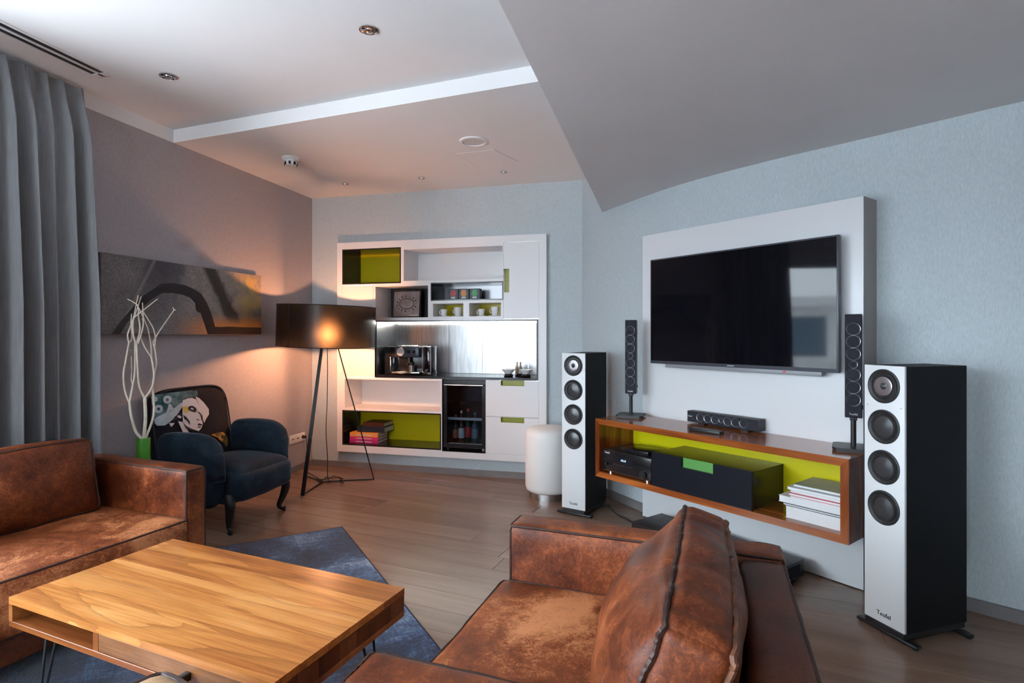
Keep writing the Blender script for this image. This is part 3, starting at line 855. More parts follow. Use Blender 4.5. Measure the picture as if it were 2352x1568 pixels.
o = shell('open_box', 'cup2', WHITE, OLIVE); o['label'] = 'small white open box with olive back'
o = shell('open_box', 'low', WHITE, WHITE); o['label'] = 'low white open niche'
o = shell('open_box', 'oliv', BLACKG, OLIVE, th=0.012); o['label'] = 'low black open box with olive back'
o = shell('fridge_bay', 'fridge', BLACKM, BLACKM, depth=0.45, th=0.003)
# doors and drawers
x0, x1, z0, z1 = holes['door1']
G().box(x0 + 0.002, x1 - 0.002, 0.0, 0.02, z0 + 0.002, z1 - 0.002, 0.001, 1).obj('door', WHITE, cabt, smooth=False)
x0, x1, z0, z1 = holes['tall']
hz0, hz1, hx = 1.638, 1.845, 1.999
gd = G(); gd.box(hx, x1 - 0.002, 0.0, 0.02, z0 + 0.002, z1 - 0.002); gd.box(x0 + 0.002, hx, 0.0, 0.02, z0 + 0.002, hz0); gd.box(x0 + 0.002, hx, 0.0, 0.02, hz1, z1 - 0.002)
dd = gd.obj('tall_door', WHITE, cabt, smooth=False)
gh = G(); gh.box(x0 + 0.002, hx, 0.030, 0.035, hz0, hz1); gh.box(hx - 0.004, hx, 0.002, 0.03, hz0, hz1); gh.box(x0 + 0.002, hx - 0.004, 0.002, 0.03, hz0, hz0 + 0.004); gh.box(x0 + 0.002, hx - 0.004, 0.002, 0.03, hz1 - 0.004, hz1)
gh.box(x0 + 0.002, hx - 0.004, 0.010, 0.03, 1.740, 1.750)
h = gh.obj('handle', OLIVED, dd, smooth=False); h['label'] = 'olive recessed grip'
for key, (a, b, c) in dict(dr1=(1.921, 2.134, 0.818), dr2=(1.921, 2.134, 0.496)).items():
    x0, x1, z0, z1 = holes[key]
    gd = G(); gd.box(x0 + 0.002, x1 - 0.002, 0.0, 0.02, z0 + 0.002, c); gd.box(x0 + 0.002, a, 0.0, 0.02, c, z1 - 0.002); gd.box(b, x1 - 0.002, 0.0, 0.02, c, z1 - 0.002)
    dd = gd.obj('drawer', WHITE, cabt, smooth=False)
    gh = G(); gh.box(a, b, 0.030, 0.035, c, z1 - 0.002); gh.box(a, a + 0.004, 0.002, 0.03, c, z1 - 0.002); gh.box(b - 0.004, b, 0.002, 0.03, c, z1 - 0.002); gh.box(a + 0.004, b - 0.004, 0.002, 0.03, c, c + 0.004)
    h = gh.obj('handle', OLIVED, dd, smooth=False); h['label'] = 'olive recessed grip'
G().box(1.79, 2.26, 0.04, 0.06, 0.22, 0.86).obj('drawer_carcass', BLACKM, cabt, smooth=False)
G().box(1.95, 2.262, 0.04, 0.06, 1.41, 2.07).obj('cupboard_carcass', BLACKM, cabt, smooth=False)
# niche over the worktop: black lining, steel sheets, light strip
x0, x1, z0, z1 = holes['splash']; DS = 0.42
g = G(); g.box(x0, x0 + 0.005, -0.004, DS, z0, z1); g.box(x1 - 0.014, x1, -0.006, DS, z0, z1); g.box(x0 + 0.005, x1 - 0.014, -0.004, 0.012, z1 - 0.010, z1); g.box(x0 + 0.005, x1 - 0.014, 0.012, DS, z1 - 0.006, z1)
g.obj('niche_lining', BLACKG, cabt, smooth=False)
G().box(x0, x1, DS + 0.001, DS + 0.012, z0, z1).obj('back_board', BLACKM, cabt, smooth=False)
px_ = [x0 + 0.006, 0.99, 1.28, 1.62, 1.95, x1 - 0.015]
for a, b in zip(px_[:-1], px_[1:]): G().box(a + 0.001, b - 0.001, DS - 0.006, DS, z0 + 0.02, z1 - 0.008).obj('steel_sheet', STEEL, cabt, smooth=False)
G().box(x0 + 0.0055, x0 + 0.009, 0.02, DS - 0.008, z0 + 0.02, z1 - 0.008).obj('steel_sheet', STEEL, cabt, smooth=False)
G().box(x0 + 0.02, x1 - 0.03, DS - 0.035, DS - 0.010, z1 - 0.018, z1 - 0.007).obj('led_strip', LED, cabt, smooth=False)
wt = G().box(x0 + 0.006, x1 - 0.015, -0.008, DS - 0.007, z0 - 0.004, z0 + 0.018, 0.002, 1).obj('worktop', BLACKG, None, smooth=False)
place(wt, (CABF.o[0], CABF.o[1], 0), CABF.rz); tag(wt, 'thin glossy black worktop running through the wall cabinet', 'worktop')
WTZ = z0 + 0.018

# minibar fridge
def at_cab(x, y, z=0): return CABF.w(x, y, z)
fr = thing('minibar_fridge', 'small black glass door minibar fridge between open boxes and drawers', 'fridge', at_cab(1.3765, 0.012, 0.217), CABF.rz)
FW, FH, FD = 0.401, 0.643, 0.40
g = G(); g.box(0, 0.012, 0.03, FD, 0.03, FH); g.box(FW - 0.012, FW, 0.03, FD, 0.03, FH); g.box(0.012, FW - 0.012, 0.03, FD, 0.03, 0.045); g.box(0.012, FW - 0.012, 0.03, FD, FH - 0.02, FH); g.box(0.012, FW - 0.012, FD - 0.01, FD, 0.045, FH - 0.02)
g.obj('body', BLACKM, fr, smooth=False)
gd = G(); gd.box(0.0, 0.035, 0.0, 0.028, 0.03, FH - 0.004, 0.002, 1); gd.box(FW - 0.035, FW, 0.0, 0.028, 0.03, FH - 0.004, 0.002, 1); gd.box(0.035, FW - 0.035, 0.0, 0.028, 0.03, 0.07); gd.box(0.035, FW - 0.035, 0.0, 0.028, FH - 0.05, FH - 0.004)
fd = gd.obj('door', BLACKG, fr, smooth=False)
G().box(0.035, FW - 0.035, 0.010, 0.015, 0.07, FH - 0.05).obj('glass', GLASSD, fd, smooth=False)
G().cyl((0.015, -0.016, FH - 0.045), (FW - 0.015, -0.016, FH - 0.045), 0.008, n=12).obj('handle', CHROME, fd)
for k in (0.06, FW - 0.06): G().cyl((k, -0.014, FH - 0.045), (k, 0.002, FH - 0.045), 0.005, n=8).obj('handle_post', CHROME, fd)
for zz in (0.235, 0.40): G().box(0.0125, FW - 0.0125, 0.09, FD - 0.011, zz, zz + 0.006).obj('shelf', GLASS, fr, smooth=False)
g = G(); g.box(0.0125, FW - 0.0125, 0.045, 0.050, 0.275, 0.30, 0.002, 1); g.obj('shelf_rail', simple('brushed_rail', (0.35, 0.35, 0.37), 0.35, metal=0.8), fr, smooth=False)
for k in (0.03, FW - 0.03):
    G().cyl((k, 0.05, 0.0), (k, 0.05, 0.03), 0.014, 0.012, n=12).obj('foot', BLACKM, fr)
G().cyl((FW - 0.02, -0.004, 0.025), (FW - 0.02, 0.02, 0.025), 0.012, n=12).obj('hinge', STEELD, fr)

def bottle(x, y, z, h, r, mb, ml, mc, label):
    t = thing('bottle', label, 'bottle', at_cab(x, y, z), CABF.rz, 'drinks bottles in the minibar')
    G().lathe([(0, 0), (r, 0.0), (r, h * 0.55), (r * 0.85, h * 0.64), (r * 0.36, h * 0.76), (r * 0.32, h * 0.95), (0, h * 0.95)], 16).obj('bottle_body', mb, t)
    G().lathe([(r * 1.02, h * 0.16), (r * 1.03, h * 0.17), (r * 1.03, h * 0.46), (r * 1.02, h * 0.47)], 16).obj('bottle_label', ml, t)
    G().lathe([(r * 0.30, h * 0.92), (r * 0.42, h * 0.93), (r * 0.42, h), (0, h)], 12).obj('cap', mc, t)
BG = simple('brown_bottle_glass', (0.04, 0.015, 0.008), 0.1); BLG = simple('pale_blue_bottle', (0.06, 0.11, 0.13), 0.12); GRG = simple('dark_green_bottle', (0.012, 0.04, 0.03), 0.1)
LO = simple('orange_paper_label', (0.40, 0.10, 0.04), 0.6); LWT = simple('white_paper_label', (0.45, 0.45, 0.44), 0.6); LR = simple('red_paper_label', (0.55, 0.03, 0.03), 0.5); LBU = simple('grey_blue_label', (0.16, 0.23, 0.27), 0.6)
fx = lambda px, py, d: CABF.px(px, py, d)
bz = 0.217 + 0.046
for (px_c, h, r, mb, ml, mc, lb, dep) in [(1047, 0.255, 0.028, BG, LO, LWT, 'brown bottle with an orange label, first from the left in the minibar', 0.20),
                                    (1060, 0.300, 0.028, BG, LWT, LWT, 'brown bottle with a white label and pale cap in the minibar', 0.17),
                                    (1075, 0.310, 0.030, GRG, LR, LR, 'dark bottle with a bright red label and red cap in the minibar', 0.22),
                                    (1091, 0.280, 0.031, BLG, LBU, LBU, 'pale blue water bottle nearest the right side of the minibar', 0.21)]:
    bottle(fx(px_c, 985, dep)[0], dep, bz, h, r, mb, ml, mc, lb)

# framed print in the white box
pf_ = thing('framed_print', 'small black framed print with a ring of dots leaning in a cabinet box', 'picture', at_cab((fx(901, 726, 0.20)[0] + fx(964, 726, 0.20)[0]) / 2, 0.205, 1.425), CABF.rz)
PW, PH = 0.30, 0.272
tl = Matrix.Rotation(-0.10, 4, 'X')
g = G()
for b in ((-PW / 2, -PW / 2 + 0.014, 0, PH), (PW / 2 - 0.014, PW / 2, 0, PH), (-PW / 2 + 0.014, PW / 2 - 0.014, 0, 0.014), (-PW / 2 + 0.014, PW / 2 - 0.014, PH - 0.014, PH)): g.box(b[0], b[1], -0.01, 0.012, b[2], b[3], mat=tl)
g.obj('frame', BLACKG, pf_, smooth=False)
G().box(-PW / 2 + 0.013, PW / 2 - 0.013, 0.0, 0.008, 0.013, PH - 0.013, mat=tl).obj('print_sheet', simple('mauve_print_paper', (0.20, 0.15, 0.145), 0.5, c2=(0.34, 0.27, 0.26), scale=9), pf_, smooth=False)
g = G(); g.tube([tl @ Vector((0.075 * math.cos(a), -0.001, 0.140 + 0.052 * math.sin(a))) for a in [k * PI / 18 for k in range(36)]], 0.0032, 6, closed=True)
for k in range(15):
    a = k * 2 * PI / 15; rr = 0.0075 if k % 3 else 0.005
    g.cyl(tl @ Vector((0.098 * math.cos(a), -0.002, 0.140 + 0.074 * math.sin(a))), tl @ Vector((0.098 * math.cos(a), 0.001, 0.140 + 0.074 * math.sin(a))), rr, n=10)
g.obj('printed_ring', INK, pf_, smooth=False)
G().box(0.03, 0.115, -0.0012, 0.001, 0.026, 0.031, mat=tl).obj('printed_caption', LOGOW, pf_, smooth=False)

# tea tins
tins = [(1041, (0.48, 0.04, 0.06), 'red'), (1065, (0.68, 0.26, 0.05), 'orange'), (1090, (0.05, 0.36, 0.12), 'green')]
for px_c, c, nm in tins:
    t = thing('tea_box', 'small dark tea box with a ' + nm + ' label in the black cabinet box', 'box', at_cab(fx(px_c, 685, 0.16)[0], 0.16, 1.583), CABF.rz, 'tea boxes in the black cabinet box')
    G().box(-0.050, 0.050, 0, 0.07, 0, 0.108, 0.003).obj('carton', simple('dark_carton_' + nm, (0.02, 0.035, 0.045), 0.4), t, smooth=False)
    ml = simple(nm + '_tin_label', c, 0.4)
    G().cyl((0, -0.0035, 0.062), (0, 0.001, 0.062), 0.028, n=20).box(-0.022, 0.022, -0.003, 0.001, 0.06, 0.098).obj('emblem', ml, t, smooth=False)
    G().box(-0.021, 0.021, -0.0038, 0.001, 0.018, 0.034).obj('name_band', LOGOW, t, smooth=False)
# cups
def cup(px_c, y, z, h, r, label, hs):
    x = fx(px_c, 720, y)[0]
    t = thing('coffee_cup', label, 'cup', at_cab(x, y, z), CABF.rz, 'white cups in the small cabinet boxes')
    G().lathe([(0, 0.0), (r * 1.55, 0.004), (r * 1.6, 0.008), (r * 0.8, 0.006), (0, 0.006)], 22).obj('saucer', PORCEL, t)
    G().lathe([(0, 0.008), (r * 0.72, 0.009), (r * 0.85, 0.03), (r, h), (r * 0.92, h), (r * 0.75, 0.02), (0, 0.016)], 22).obj('cup_body', PORCEL, t)
    G().tube([(hs * (r * 0.85 + 0.018 * math.sin(a)), 0, 0.012 + h * 0.42 - 0.019 * math.cos(a)) for a in [k * PI / 8 for k in range(9)]], 0.0045, 8).obj('handle', PORCEL, t)
cup(1020, 0.10, 1.4315, 0.068, 0.030, 'small white cup with handle in the left olive box', -1)
cup(1052, 0.12, 1.4315, 0.085, 0.037, 'tall white cup in the left olive box', -1)
cup(1106, 0.12, 1.4315, 0.068, 0.030, 'small white cup in the right olive box', -1)
cup(1137, 0.10, 1.4315, 0.085, 0.037, 'tall white cup with handle in the right olive box, beside the tall door', -1)

# coffee machine
cm = thing('coffee_machine', 'black coffee machine with round silver dial and clear water tank', 'coffee machine', at_cab(0.735, 0.06, WTZ), CABF.rz)
G().box(0, 0.40, 0.06, 0.30, 0.0, 0.262, 0.006).obj('housing', BLACKG, cm)
G().box(0.135, 0.385, 0.0, 0.10, 0.165, 0.268, 0.012, 3).obj('brew_head', simple('dark_blue_fascia', (0.03, 0.035, 0.05), 0.3), cm)
G().cyl((0.205, -0.018, 0.218), (0.205, 0.004, 0.218), 0.038, 0.040, n=28).obj('dial', simple('silver_dial', (0.62, 0.62, 0.64), 0.3, metal=0.7), cm)
for k in (0.283, 0.335): G().cyl((k, -0.010, 0.218), (k, 0.004, 0.218), 0.016, n=18).obj('button', BLACKG, cm)
G().box(0.12, 0.40, -0.03, 0.12, 0.012, 0.034, 0.006).obj('drip_tray', CHROME, cm)
G().box(0.10, 0.108, -0.02, 0.06, 0.03, 0.17, 0.002).obj('side_rail', CHROME, cm)
g = G(); g.cyl((0.275, 0.03, 0.11), (0.275, 0.03, 0.165), 0.016, n=14); g.cyl((0.255, 0.03, 0.085), (0.255, 0.03, 0.12), 0.007, n=10); g.cyl((0.295, 0.03, 0.085), (0.295, 0.03, 0.12), 0.007, n=10); g.obj('spout', BLACKM, cm)
G().lathe([(0, 0.035), (0.032, 0.036), (0.036, 0.09), (0.033, 0.09), (0.03, 0.04), (0, 0.04)], 18, mat=Matrix.Translation((0.30, 0.03, 0))).obj('catch_cup', STEELD, cm)
G().box(0.15, 0.36, 0.03, 0.26, 0.262, 0.276, 0.006).obj('cup_rail', CHROME, cm)
G().box(0.41, 0.495, 0.02, 0.16, 0.03, 0.262, 0.008).obj('water_tank', glass_pane('tank_plastic', (0.45, 0.35, 0.36), 2.0), cm)
g = G()
for xx in (0.412, 0.49): g.box(xx, xx + 0.005, 0.014, 0.022, 0.03, 0.262)
g.box(0.41, 0.495, 0.012, 0.165, 0.258, 0.268, 0.003); g.obj('tank_frame', CHROME, cm)
G().box(0.41, 0.495, 0.02, 0.165, 0.0, 0.03, 0.004).obj('tank_base', BLACKG, cm)
G().cyl((0.452, 0.005, 0.045), (0.452, 0.02, 0.045), 0.012, n=12).obj('tank_tap', CHROME, cm)

# bowls and cruets on the worktop
def bowl(px_c, label):
    t = thing('snack_bowl', label, 'bowl', at_cab(fx(px_c, 862, 0.12)[0], 0.12, WTZ), CABF.rz, 'white bowls on the worktop')
    G().lathe([(0, 0), (0.038, 0), (0.046, 0.010), (0.036, 0.026), (0, 0.026)], 20).obj('stand', BLACKG, t)
    G().lathe([(0, 0.0265), (0.030, 0.0265), (0.062, 0.066), (0.058, 0.068), (0.028, 0.034), (0, 0.032)], 24).obj('bowl_body', PORCEL, t)
bowl(1168, 'small white bowl on a black stand, left of the oil bottles')
bowl(1208, 'small white bowl on a black stand, right of the oil bottles')
t = thing('cruet_set', 'cruet set of two tall oil bottles between the white bowls', 'cruet', at_cab(fx(1187, 862, 0.15)[0], 0.225, WTZ), CABF.rz)
G().lathe([(0, 0), (0.034, 0), (0.038, 0.008), (0.030, 0.022), (0, 0.022)], 20).obj('stand', BLACKG, t)
for k in (-1, 1):
    G().lathe([(0, 0.022), (0.015, 0.022), (0.015, 0.075), (0.007, 0.095), (0.008, 0.125), (0, 0.128)], 14, mat=Matrix.Translation((k * 0.016, 0, 0))).obj('oil_bottle', simple('amber_oil', (0.42, 0.30, 0.17), 0.15) if k < 0 else simple('smoky_oil', (0.34, 0.28, 0.22), 0.15), t)
t = thing('glass_tumbler', 'clear glass tumbler behind the right white bowl', 'glass', at_cab(fx(1212, 855, 0.26)[0], 0.27, WTZ), CABF.rz)
G().lathe([(0, 0), (0.026, 0), (0.030, 0.10), (0.028, 0.10), (0.024, 0.006), (0, 0.006)], 18).obj('tumbler_wall', GLASS, t)

# books in the low olive box
bk = [(0.40, 0.70, 0.0, 0.030, (0.42, 0.02, 0.16), 'magenta spined book at the bottom of the stack in the olive box', 0.06),
      (0.402, 0.70, 0.030, 0.060, (0.60, 0.03, 0.20), 'pink spined book second from the bottom in the olive box', 0.062),
      (0.404, 0.698, 0.060, 0.098, (0.75, 0.30, 0.06), 'orange spined book in the middle of the stack in the olive box', 0.06),
      (0.46, 0.745, 0.098, 0.150, (0.008, 0.014, 0.03), 'dark navy book lying across the orange book', 0.10),
      (0.51, 0.73, 0.150, 0.188, (0.17, 0.030, 0.012), 'small rust red book on top of the stack in the olive box', 0.12)]
for (a, b, z0_, z1_, c, lb, dp) in bk:
    t = thing('book', lb, 'book', at_cab(a, dp, 0.2345 + z0_), CABF.rz, 'books in the olive box')
    L = b - a; T = z1_ - z0_; D_ = 0.20
    mcv = simple('cover_%d' % int(z0_ * 1000), c, 0.45)
    g = G(); g.box(0, L, 0, 0.004, 0.0003, T); g.box(0, L, 0.004, D_, 0.0003, 0.004); g.box(0, L, 0.004, D_, T - 0.004, T)
    g.obj('cover', mcv, t, smooth=False)
    G().box(0.004, L - 0.004, 0.004, D_ - 0.004, 0.004, T - 0.004).obj('pages', PAPER, t, smooth=False)
    if z0_ < 0.09: G().box(L * 0.22, L * 0.78, -0.0008, 0.001, T * 0.35, T * 0.6).obj('spine_print', BONE, t, smooth=False)

# ================================================================== PICTURE ON THE LEFT WALL
AL, AH = 1.405, 0.487
art = thing('canvas_picture', 'long unframed abstract canvas with a black painted arch on the left wall', 'picture', (ARTF.o[0], ARTF.o[1], 1.269), ARTF.rz)
G().box(0, AL, 0.0, 0.043, 0, AH, 0.002, 1).obj('canvas', ARTM, art, smooth=False)
arch = [(215, 1160), (330, 990), (480, 820), (640, 640), (760, 560), (880, 480), (1020, 468), (1200, 495), (1320, 550), (1420, 610), (1500, 740), (1560, 880), (1610, 1060), (1700, 1062), (1800, 1057), (2000, 1066), (2235, 1070), (2235, 1163), (1510, 1163), (1470, 1030), (1415, 870), (1380, 862), (1352, 830), (1340, 740), (1310, 705), (1280, 670), (1180, 630), (1050, 605), (900, 605), (760, 680), (660, 770), (480, 930), (400, 1040), (330, 1160)]
ap_ = []
for zx, zy in arch:
    a, z = ARTF.px(220 + zx / 5.88, 570 + zy / 5.88)
    ap_.append((min(max(a, 0.002), AL - 0.002), min(max(z - 1.269, 0.002), AH - 0.002)))
G().plate(ap_, -0.0012, 0.0008).obj('painted_arch', simple('black_paint', (0.006, 0.005, 0.010), 0.45), art, smooth=False)

# ================================================================== MEDIA WALL
PNZ = 1.953
pan = thing('tv_backboard', 'tall white lacquered panel on the curved wall behind the television', 'wall panel', (PANF.o[0], PANF.o[1], 0), PANF.rz)
G().box(0, 1.407, 0.004, 0.205, 0.012, PNZ).obj('panel_core', simple('panel_edge_taupe', (0.30, 0.27, 0.26), 0.45), pan, smooth=False)
G().box(0, 1.407, 0.0, 0.0045, 0.006, PNZ).obj('panel_face', PANELW, pan, smooth=False)
# television
x0 = 1.407 - 1.280; x1 = 1.407 - 0.085
tv = thing('television', 'large flat black television hanging on the white panel', 'television', PANF.w((x0 + x1) / 2, 0, 1.076), PANF.rz)
TW, TH = x1 - x0, 0.693
g = G(); g.box(-TW / 2, TW / 2, -0.070, -0.045, 0, TH, 0.003, 2); g.obj('casing', TVFRAME, tv)
G().box(-TW * 0.35, TW * 0.35, -0.046, -0.001, 0.12, TH - 0.12, 0.004).obj('wall_mount', BLACKM, tv)
G().box(-TW / 2 + 0.009, TW / 2 - 0.009, -0.0712, -0.0695, 0.020, TH - 0.009).obj('screen', SCREEN, tv, smooth=False)
G().box(-TW * 0.40, TW * 0.43, -0.066, -0.03, -0.022, 0.001, 0.003).obj('lower_speaker_bar', simple('grey_bar', (0.22, 0.23, 0.25), 0.4), tv)
G().box(TW * 0.26, TW * 0.275, -0.0672, -0.06, -0.012, -0.004).obj('standby_light', simple('red_mark', (0.6, 0.03, 0.03), 0.4), tv, smooth=False)
G().box(-0.022, 0.022, -0.0706, -0.0695, 0.007, 0.012).obj('maker_mark', RINGGREY, tv, smooth=False)

# console: walnut box open to the front
CW, CD, CZ0, CZ1, CT = 1.548, 0.36, 0.330, 0.713, 0.036
con = thing('media_console', 'long floating walnut media console box with lime green back', 'console', (CONF.o[0], CONF.o[1], 0), CONF.rz)
def mitre(name, mat, poly):  # board with mitred ends: polygon in x,z through the depth
    g = G(); g.plate(poly, 0.0, CD); return g.obj(name, mat, con, smooth=False)
mitre('top_board', WALNUT, [(0, CZ1), (CW, CZ1), (CW - CT, CZ1 - CT), (CT, CZ1 - CT)])
mitre('bottom_board', WALNUT, [(0, CZ0), (CT, CZ0 + CT), (CW - CT, CZ0 + CT), (CW, CZ0)])
mitre('side_board', WALNUTV, [(0, CZ0), (0, CZ1), (CT, CZ1 - CT), (CT, CZ0 + CT)])
mitre('side_board', WALNUTV, [(CW, CZ0), (CW - CT, CZ0 + CT), (CW - CT, CZ1 - CT), (CW, CZ1)])
G().box(CT, CW - CT, CD - 0.02, CD - 0.006, CZ0 + CT, CZ1 - CT).obj('back_panel', LIME, con, smooth=False)
fz = CZ0 + CT
bx0 = CONF.px(1497.5, 1080, 0.012)[0]; bx1 = CONF.px(1727, 1120, 0.012)[0]
dwr = G().box(bx0, bx1, 0.028, CD - 0.021, fz, 0.562, 0.001, 1).obj('drawer_box', BLACKG, con, smooth=False); dwr['label'] = 'black drawer box'
ha, hb = CONF.px(1565, 1065, 0.01)[0], CONF.px(1638, 1075, 0.01)[0]; hz = 0.510
g = G(); g.box(bx0, ha, 0.008, 0.0275, fz, 0.566); g.box(hb, bx1, 0.008, 0.0275, fz, 0.566); g.box(ha, hb, 0.008, 0.0275, fz, hz)
df = g.obj('drawer_front', simple('black_drawer_front', (0.008, 0.009, 0.015), 0.32, spec=0.22), dwr, smooth=False)
G().box(ha, hb, 0.024, 0.0276, hz, 0.564).obj('handle', GREENH, dwr, smooth=False)

# av receiver with a small disc player on top
rx0, rx1 = CT + 0.012, bx0 - 0.014
rw = rx1 - rx0
av = thing('av_receiver', 'black audio receiver with silver knobs and lit display inside the walnut console', 'receiver', CONF.w((rx0 + rx1) / 2, 0.02, fz), CONF.rz)
G().box(-rw / 2, rw / 2, 0.006, 0.30, 0.014, 0.150, 0.003).obj('housing', BLACKM, av)
G().box(-rw / 2, rw / 2, 0.0, 0.0065, 0.014, 0.148, 0.002).obj('front_panel', BLACKG, av)
G().box(-rw * 0.22, rw * 0.16, -0.0012, 0.001, 0.085, 0.115).obj('display_window', simple('display_black', (0.01, 0.012, 0.018), 0.08), av, smooth=False)
g = G()
for k, hh in enumerate((0.012, 0.014, 0.010, 0.014)): g.box(-0.040 + k * 0.011, -0.032 + k * 0.011, -0.0018, -0.0010, 0.094, 0.094 + hh)
g.obj('display_digits', DISPLAY, av, smooth=False)
text_mesh('logo', 'Teufel', 0.018, LOGOW, av, (-rw * 0.40, -0.0012, 0.132), FRONT)
for k in (-0.40, 0.36): G().cyl((rw * k, -0.016, 0.045 if k > 0 else 0.060), (rw * k, 0.001, 0.045 if k > 0 else 0.060), 0.010 if k < 0 else 0.024, n=20).obj('knob', BLACKM, av)
for k in range(8): G().box(-rw * 0.25 + k * 0.019, -rw * 0.25 + k * 0.019 + 0.010, -0.002, 0.001, 0.064, 0.070).obj('button', STEELD, av, smooth=False)
g = G(); g.box(-rw / 2, rw / 2, -0.003, 0.001, 0.014, 0.018); g.obj('chrome_strip', CHROME, av, smooth=False)
for k in (-1, 1):
    for yy in (0.03, 0.26): G().cyl((k * rw * 0.38, yy, 0.0), (k * rw * 0.38, yy, 0.014), 0.016, n=16).obj('foot', CHROME, av)
dp = thing('disc_player', 'thin black media player lying on top of the audio receiver', 'media player', CONF.w((rx0 + rx1) / 2 + 0.02, 0.06, fz + 0.150), CONF.rz)
G().box(-0.10, 0.12, 0, 0.20, 0.003, 0.024, 0.003).obj('housing', BLACKG, dp)
for k in (-0.08, 0.10):
    for yy in (0.02, 0.18): G().cyl((k, yy, 0), (k, yy, 0.0035), 0.008, n=10).obj('foot', BLACKM, dp)
for k in (0.0, 0.03, 0.06): G().cyl((k, -0.002, 0.013), (k, 0.001, 0.013), 0.004, n=10).obj('button', CHROME, dp)

# magazines
mags = [(0.000, 0.058, 0.010, 0.000, (0.78, 0.79, 0.80), 'thick white book at the bottom of the stack in the console'),
        (0.058, 0.068, -0.005, 0.004, (0.02, 0.02, 0.025), 'thin black magazine above the thick white book in the console'),
        (0.068, 0.100, -0.030, 0.012, (0.75, 0.76, 0.76), 'white magazine sticking out to the left in the console stack'),
        (0.100, 0.112, 0.030, 0.006, (0.75, 0.72, 0.72), 'pale magazine under the red spined one in the console'),
        (0.112, 0.126, 0.025, -0.004, (0.50, 0.03, 0.05), 'red spined magazine in the middle of the console stack'),
        (0.126, 0.142, 0.028, 0.010, (0.78, 0.79, 0.80), 'white magazine third from the top of the console stack'),
        (0.142, 0.156, 0.022, -0.008, (0.55, 0.57, 0.58), 'grey magazine second from the top of the console stack'),
        (0.156, 0.168, 0.040, 0.016, (0.30, 0.31, 0.29), 'grey green covered magazine on top of the console stack')]
mx1 = CW - CT - 0.010
for (za, zb, off, yo, c, lb) in mags:
    L = 0.275 - off; y_ = 0.055 + yo
    t = thing('magazine', lb, 'magazine', CONF.w(mx1 - L, y_, fz + za), CONF.rz, 'magazines stacked in the console')
    T = zb - za - 0.0006
    cv = simple('magazine_cover_%d' % int(za * 1000), c, 0.35, c2=tuple(min(1, k * 1.25) for k in c), scale=9)
    g = G(); g.box(0, L, 0, 0.215, 0, 0.0015); g.box(0, L, 0, 0.215, T - 0.0015, T); g.box(L - 0.002, L, 0, 0.215, 0.0015, T - 0.0015)
    g.obj('cover', cv, t, smooth=False)
    G().box(0.003, L - 0.003, 0.003, 0.212, 0.0015, T - 0.0015).obj('pages', PAPER, t, smooth=False)

# centre speaker bar and remote control on the console
cx0 = PANF.px(1579, 958, -0.066)[0]; cx1 = PANF.px(1745, 980, -0.066)[0]
cl = cx1 - cx0
cbar = thing('centre_speaker', 'low black centre speaker with seven ringed drivers lying on the console', 'speaker', PANF.w((cx0 + cx1) / 2, -0.068, CZ1), PANF.rz)
G().box(-cl / 2, cl / 2, 0, 0.062, 0.010, 0.078, 0.002).obj('cabinet', BLACKM, cbar)
G().box(-cl / 2 + 0.003, cl / 2 - 0.003, -0.003, 0.001, 0.013, 0.075, 0.001, 1).obj('grille', BLACKF, cbar)
def ring_tube(parent, x, z, r, y, nm='driver_ring'):
    G().tube([(x + r * math.cos(k * PI / 14), y, z + r * math.sin(k * PI / 14)) for k in range(28)], 0.0012, 5, closed=True).obj(nm, RINGGREY if r < 0.1 else RINGGREY, parent)
for k, r in zip((-0.36, -0.20, -0.08, 0.0, 0.085, 0.20, 0.32), (0.024,) * 3 + (0.014,) + (0.024,) * 3):
    pass
xsr = [-0.145, -0.093, -0.042, 0.0, 0.042, 0.093, 0.145]
for x, r in zip(xsr, (0.024, 0.024, 0.024, 0.014, 0.024, 0.024, 0.024)): ring_tube(cbar, x, 0.044, r, -0.0032)
text_mesh('logo', 'Teufel', 0.012, LOGOW, cbar, (-cl / 2 + 0.022, -0.0033, 0.046), FRONT)
for k in (-1, 1): G().box(k * cl * 0.3 - 0.02, k * cl * 0.3 + 0.02, 0.005, 0.05, 0.0, 0.011).obj('foot', BLACKM, cbar, smooth=False)
q = on_z(1622, 988, CZ1 + 0.012)
rc_ = thing('remote_control', 'black remote control lying in front of the centre speaker', 'remote control', (q[0], q[1], CZ1), CONF.rz)
G().box(-0.10, 0.10, -0.026, 0.026, 0.0, 0.020, 0.005).obj('remote_body', BLACKM, rc_)
for i in range(7):
    for j in range(2): G().box(-0.08 + i * 0.023, -0.068 + i * 0.023, -0.015 + j * 0.018, -0.005 + j * 0.018, 0.0195, 0.0215).obj('key', STEELD, rc_, smooth=False)

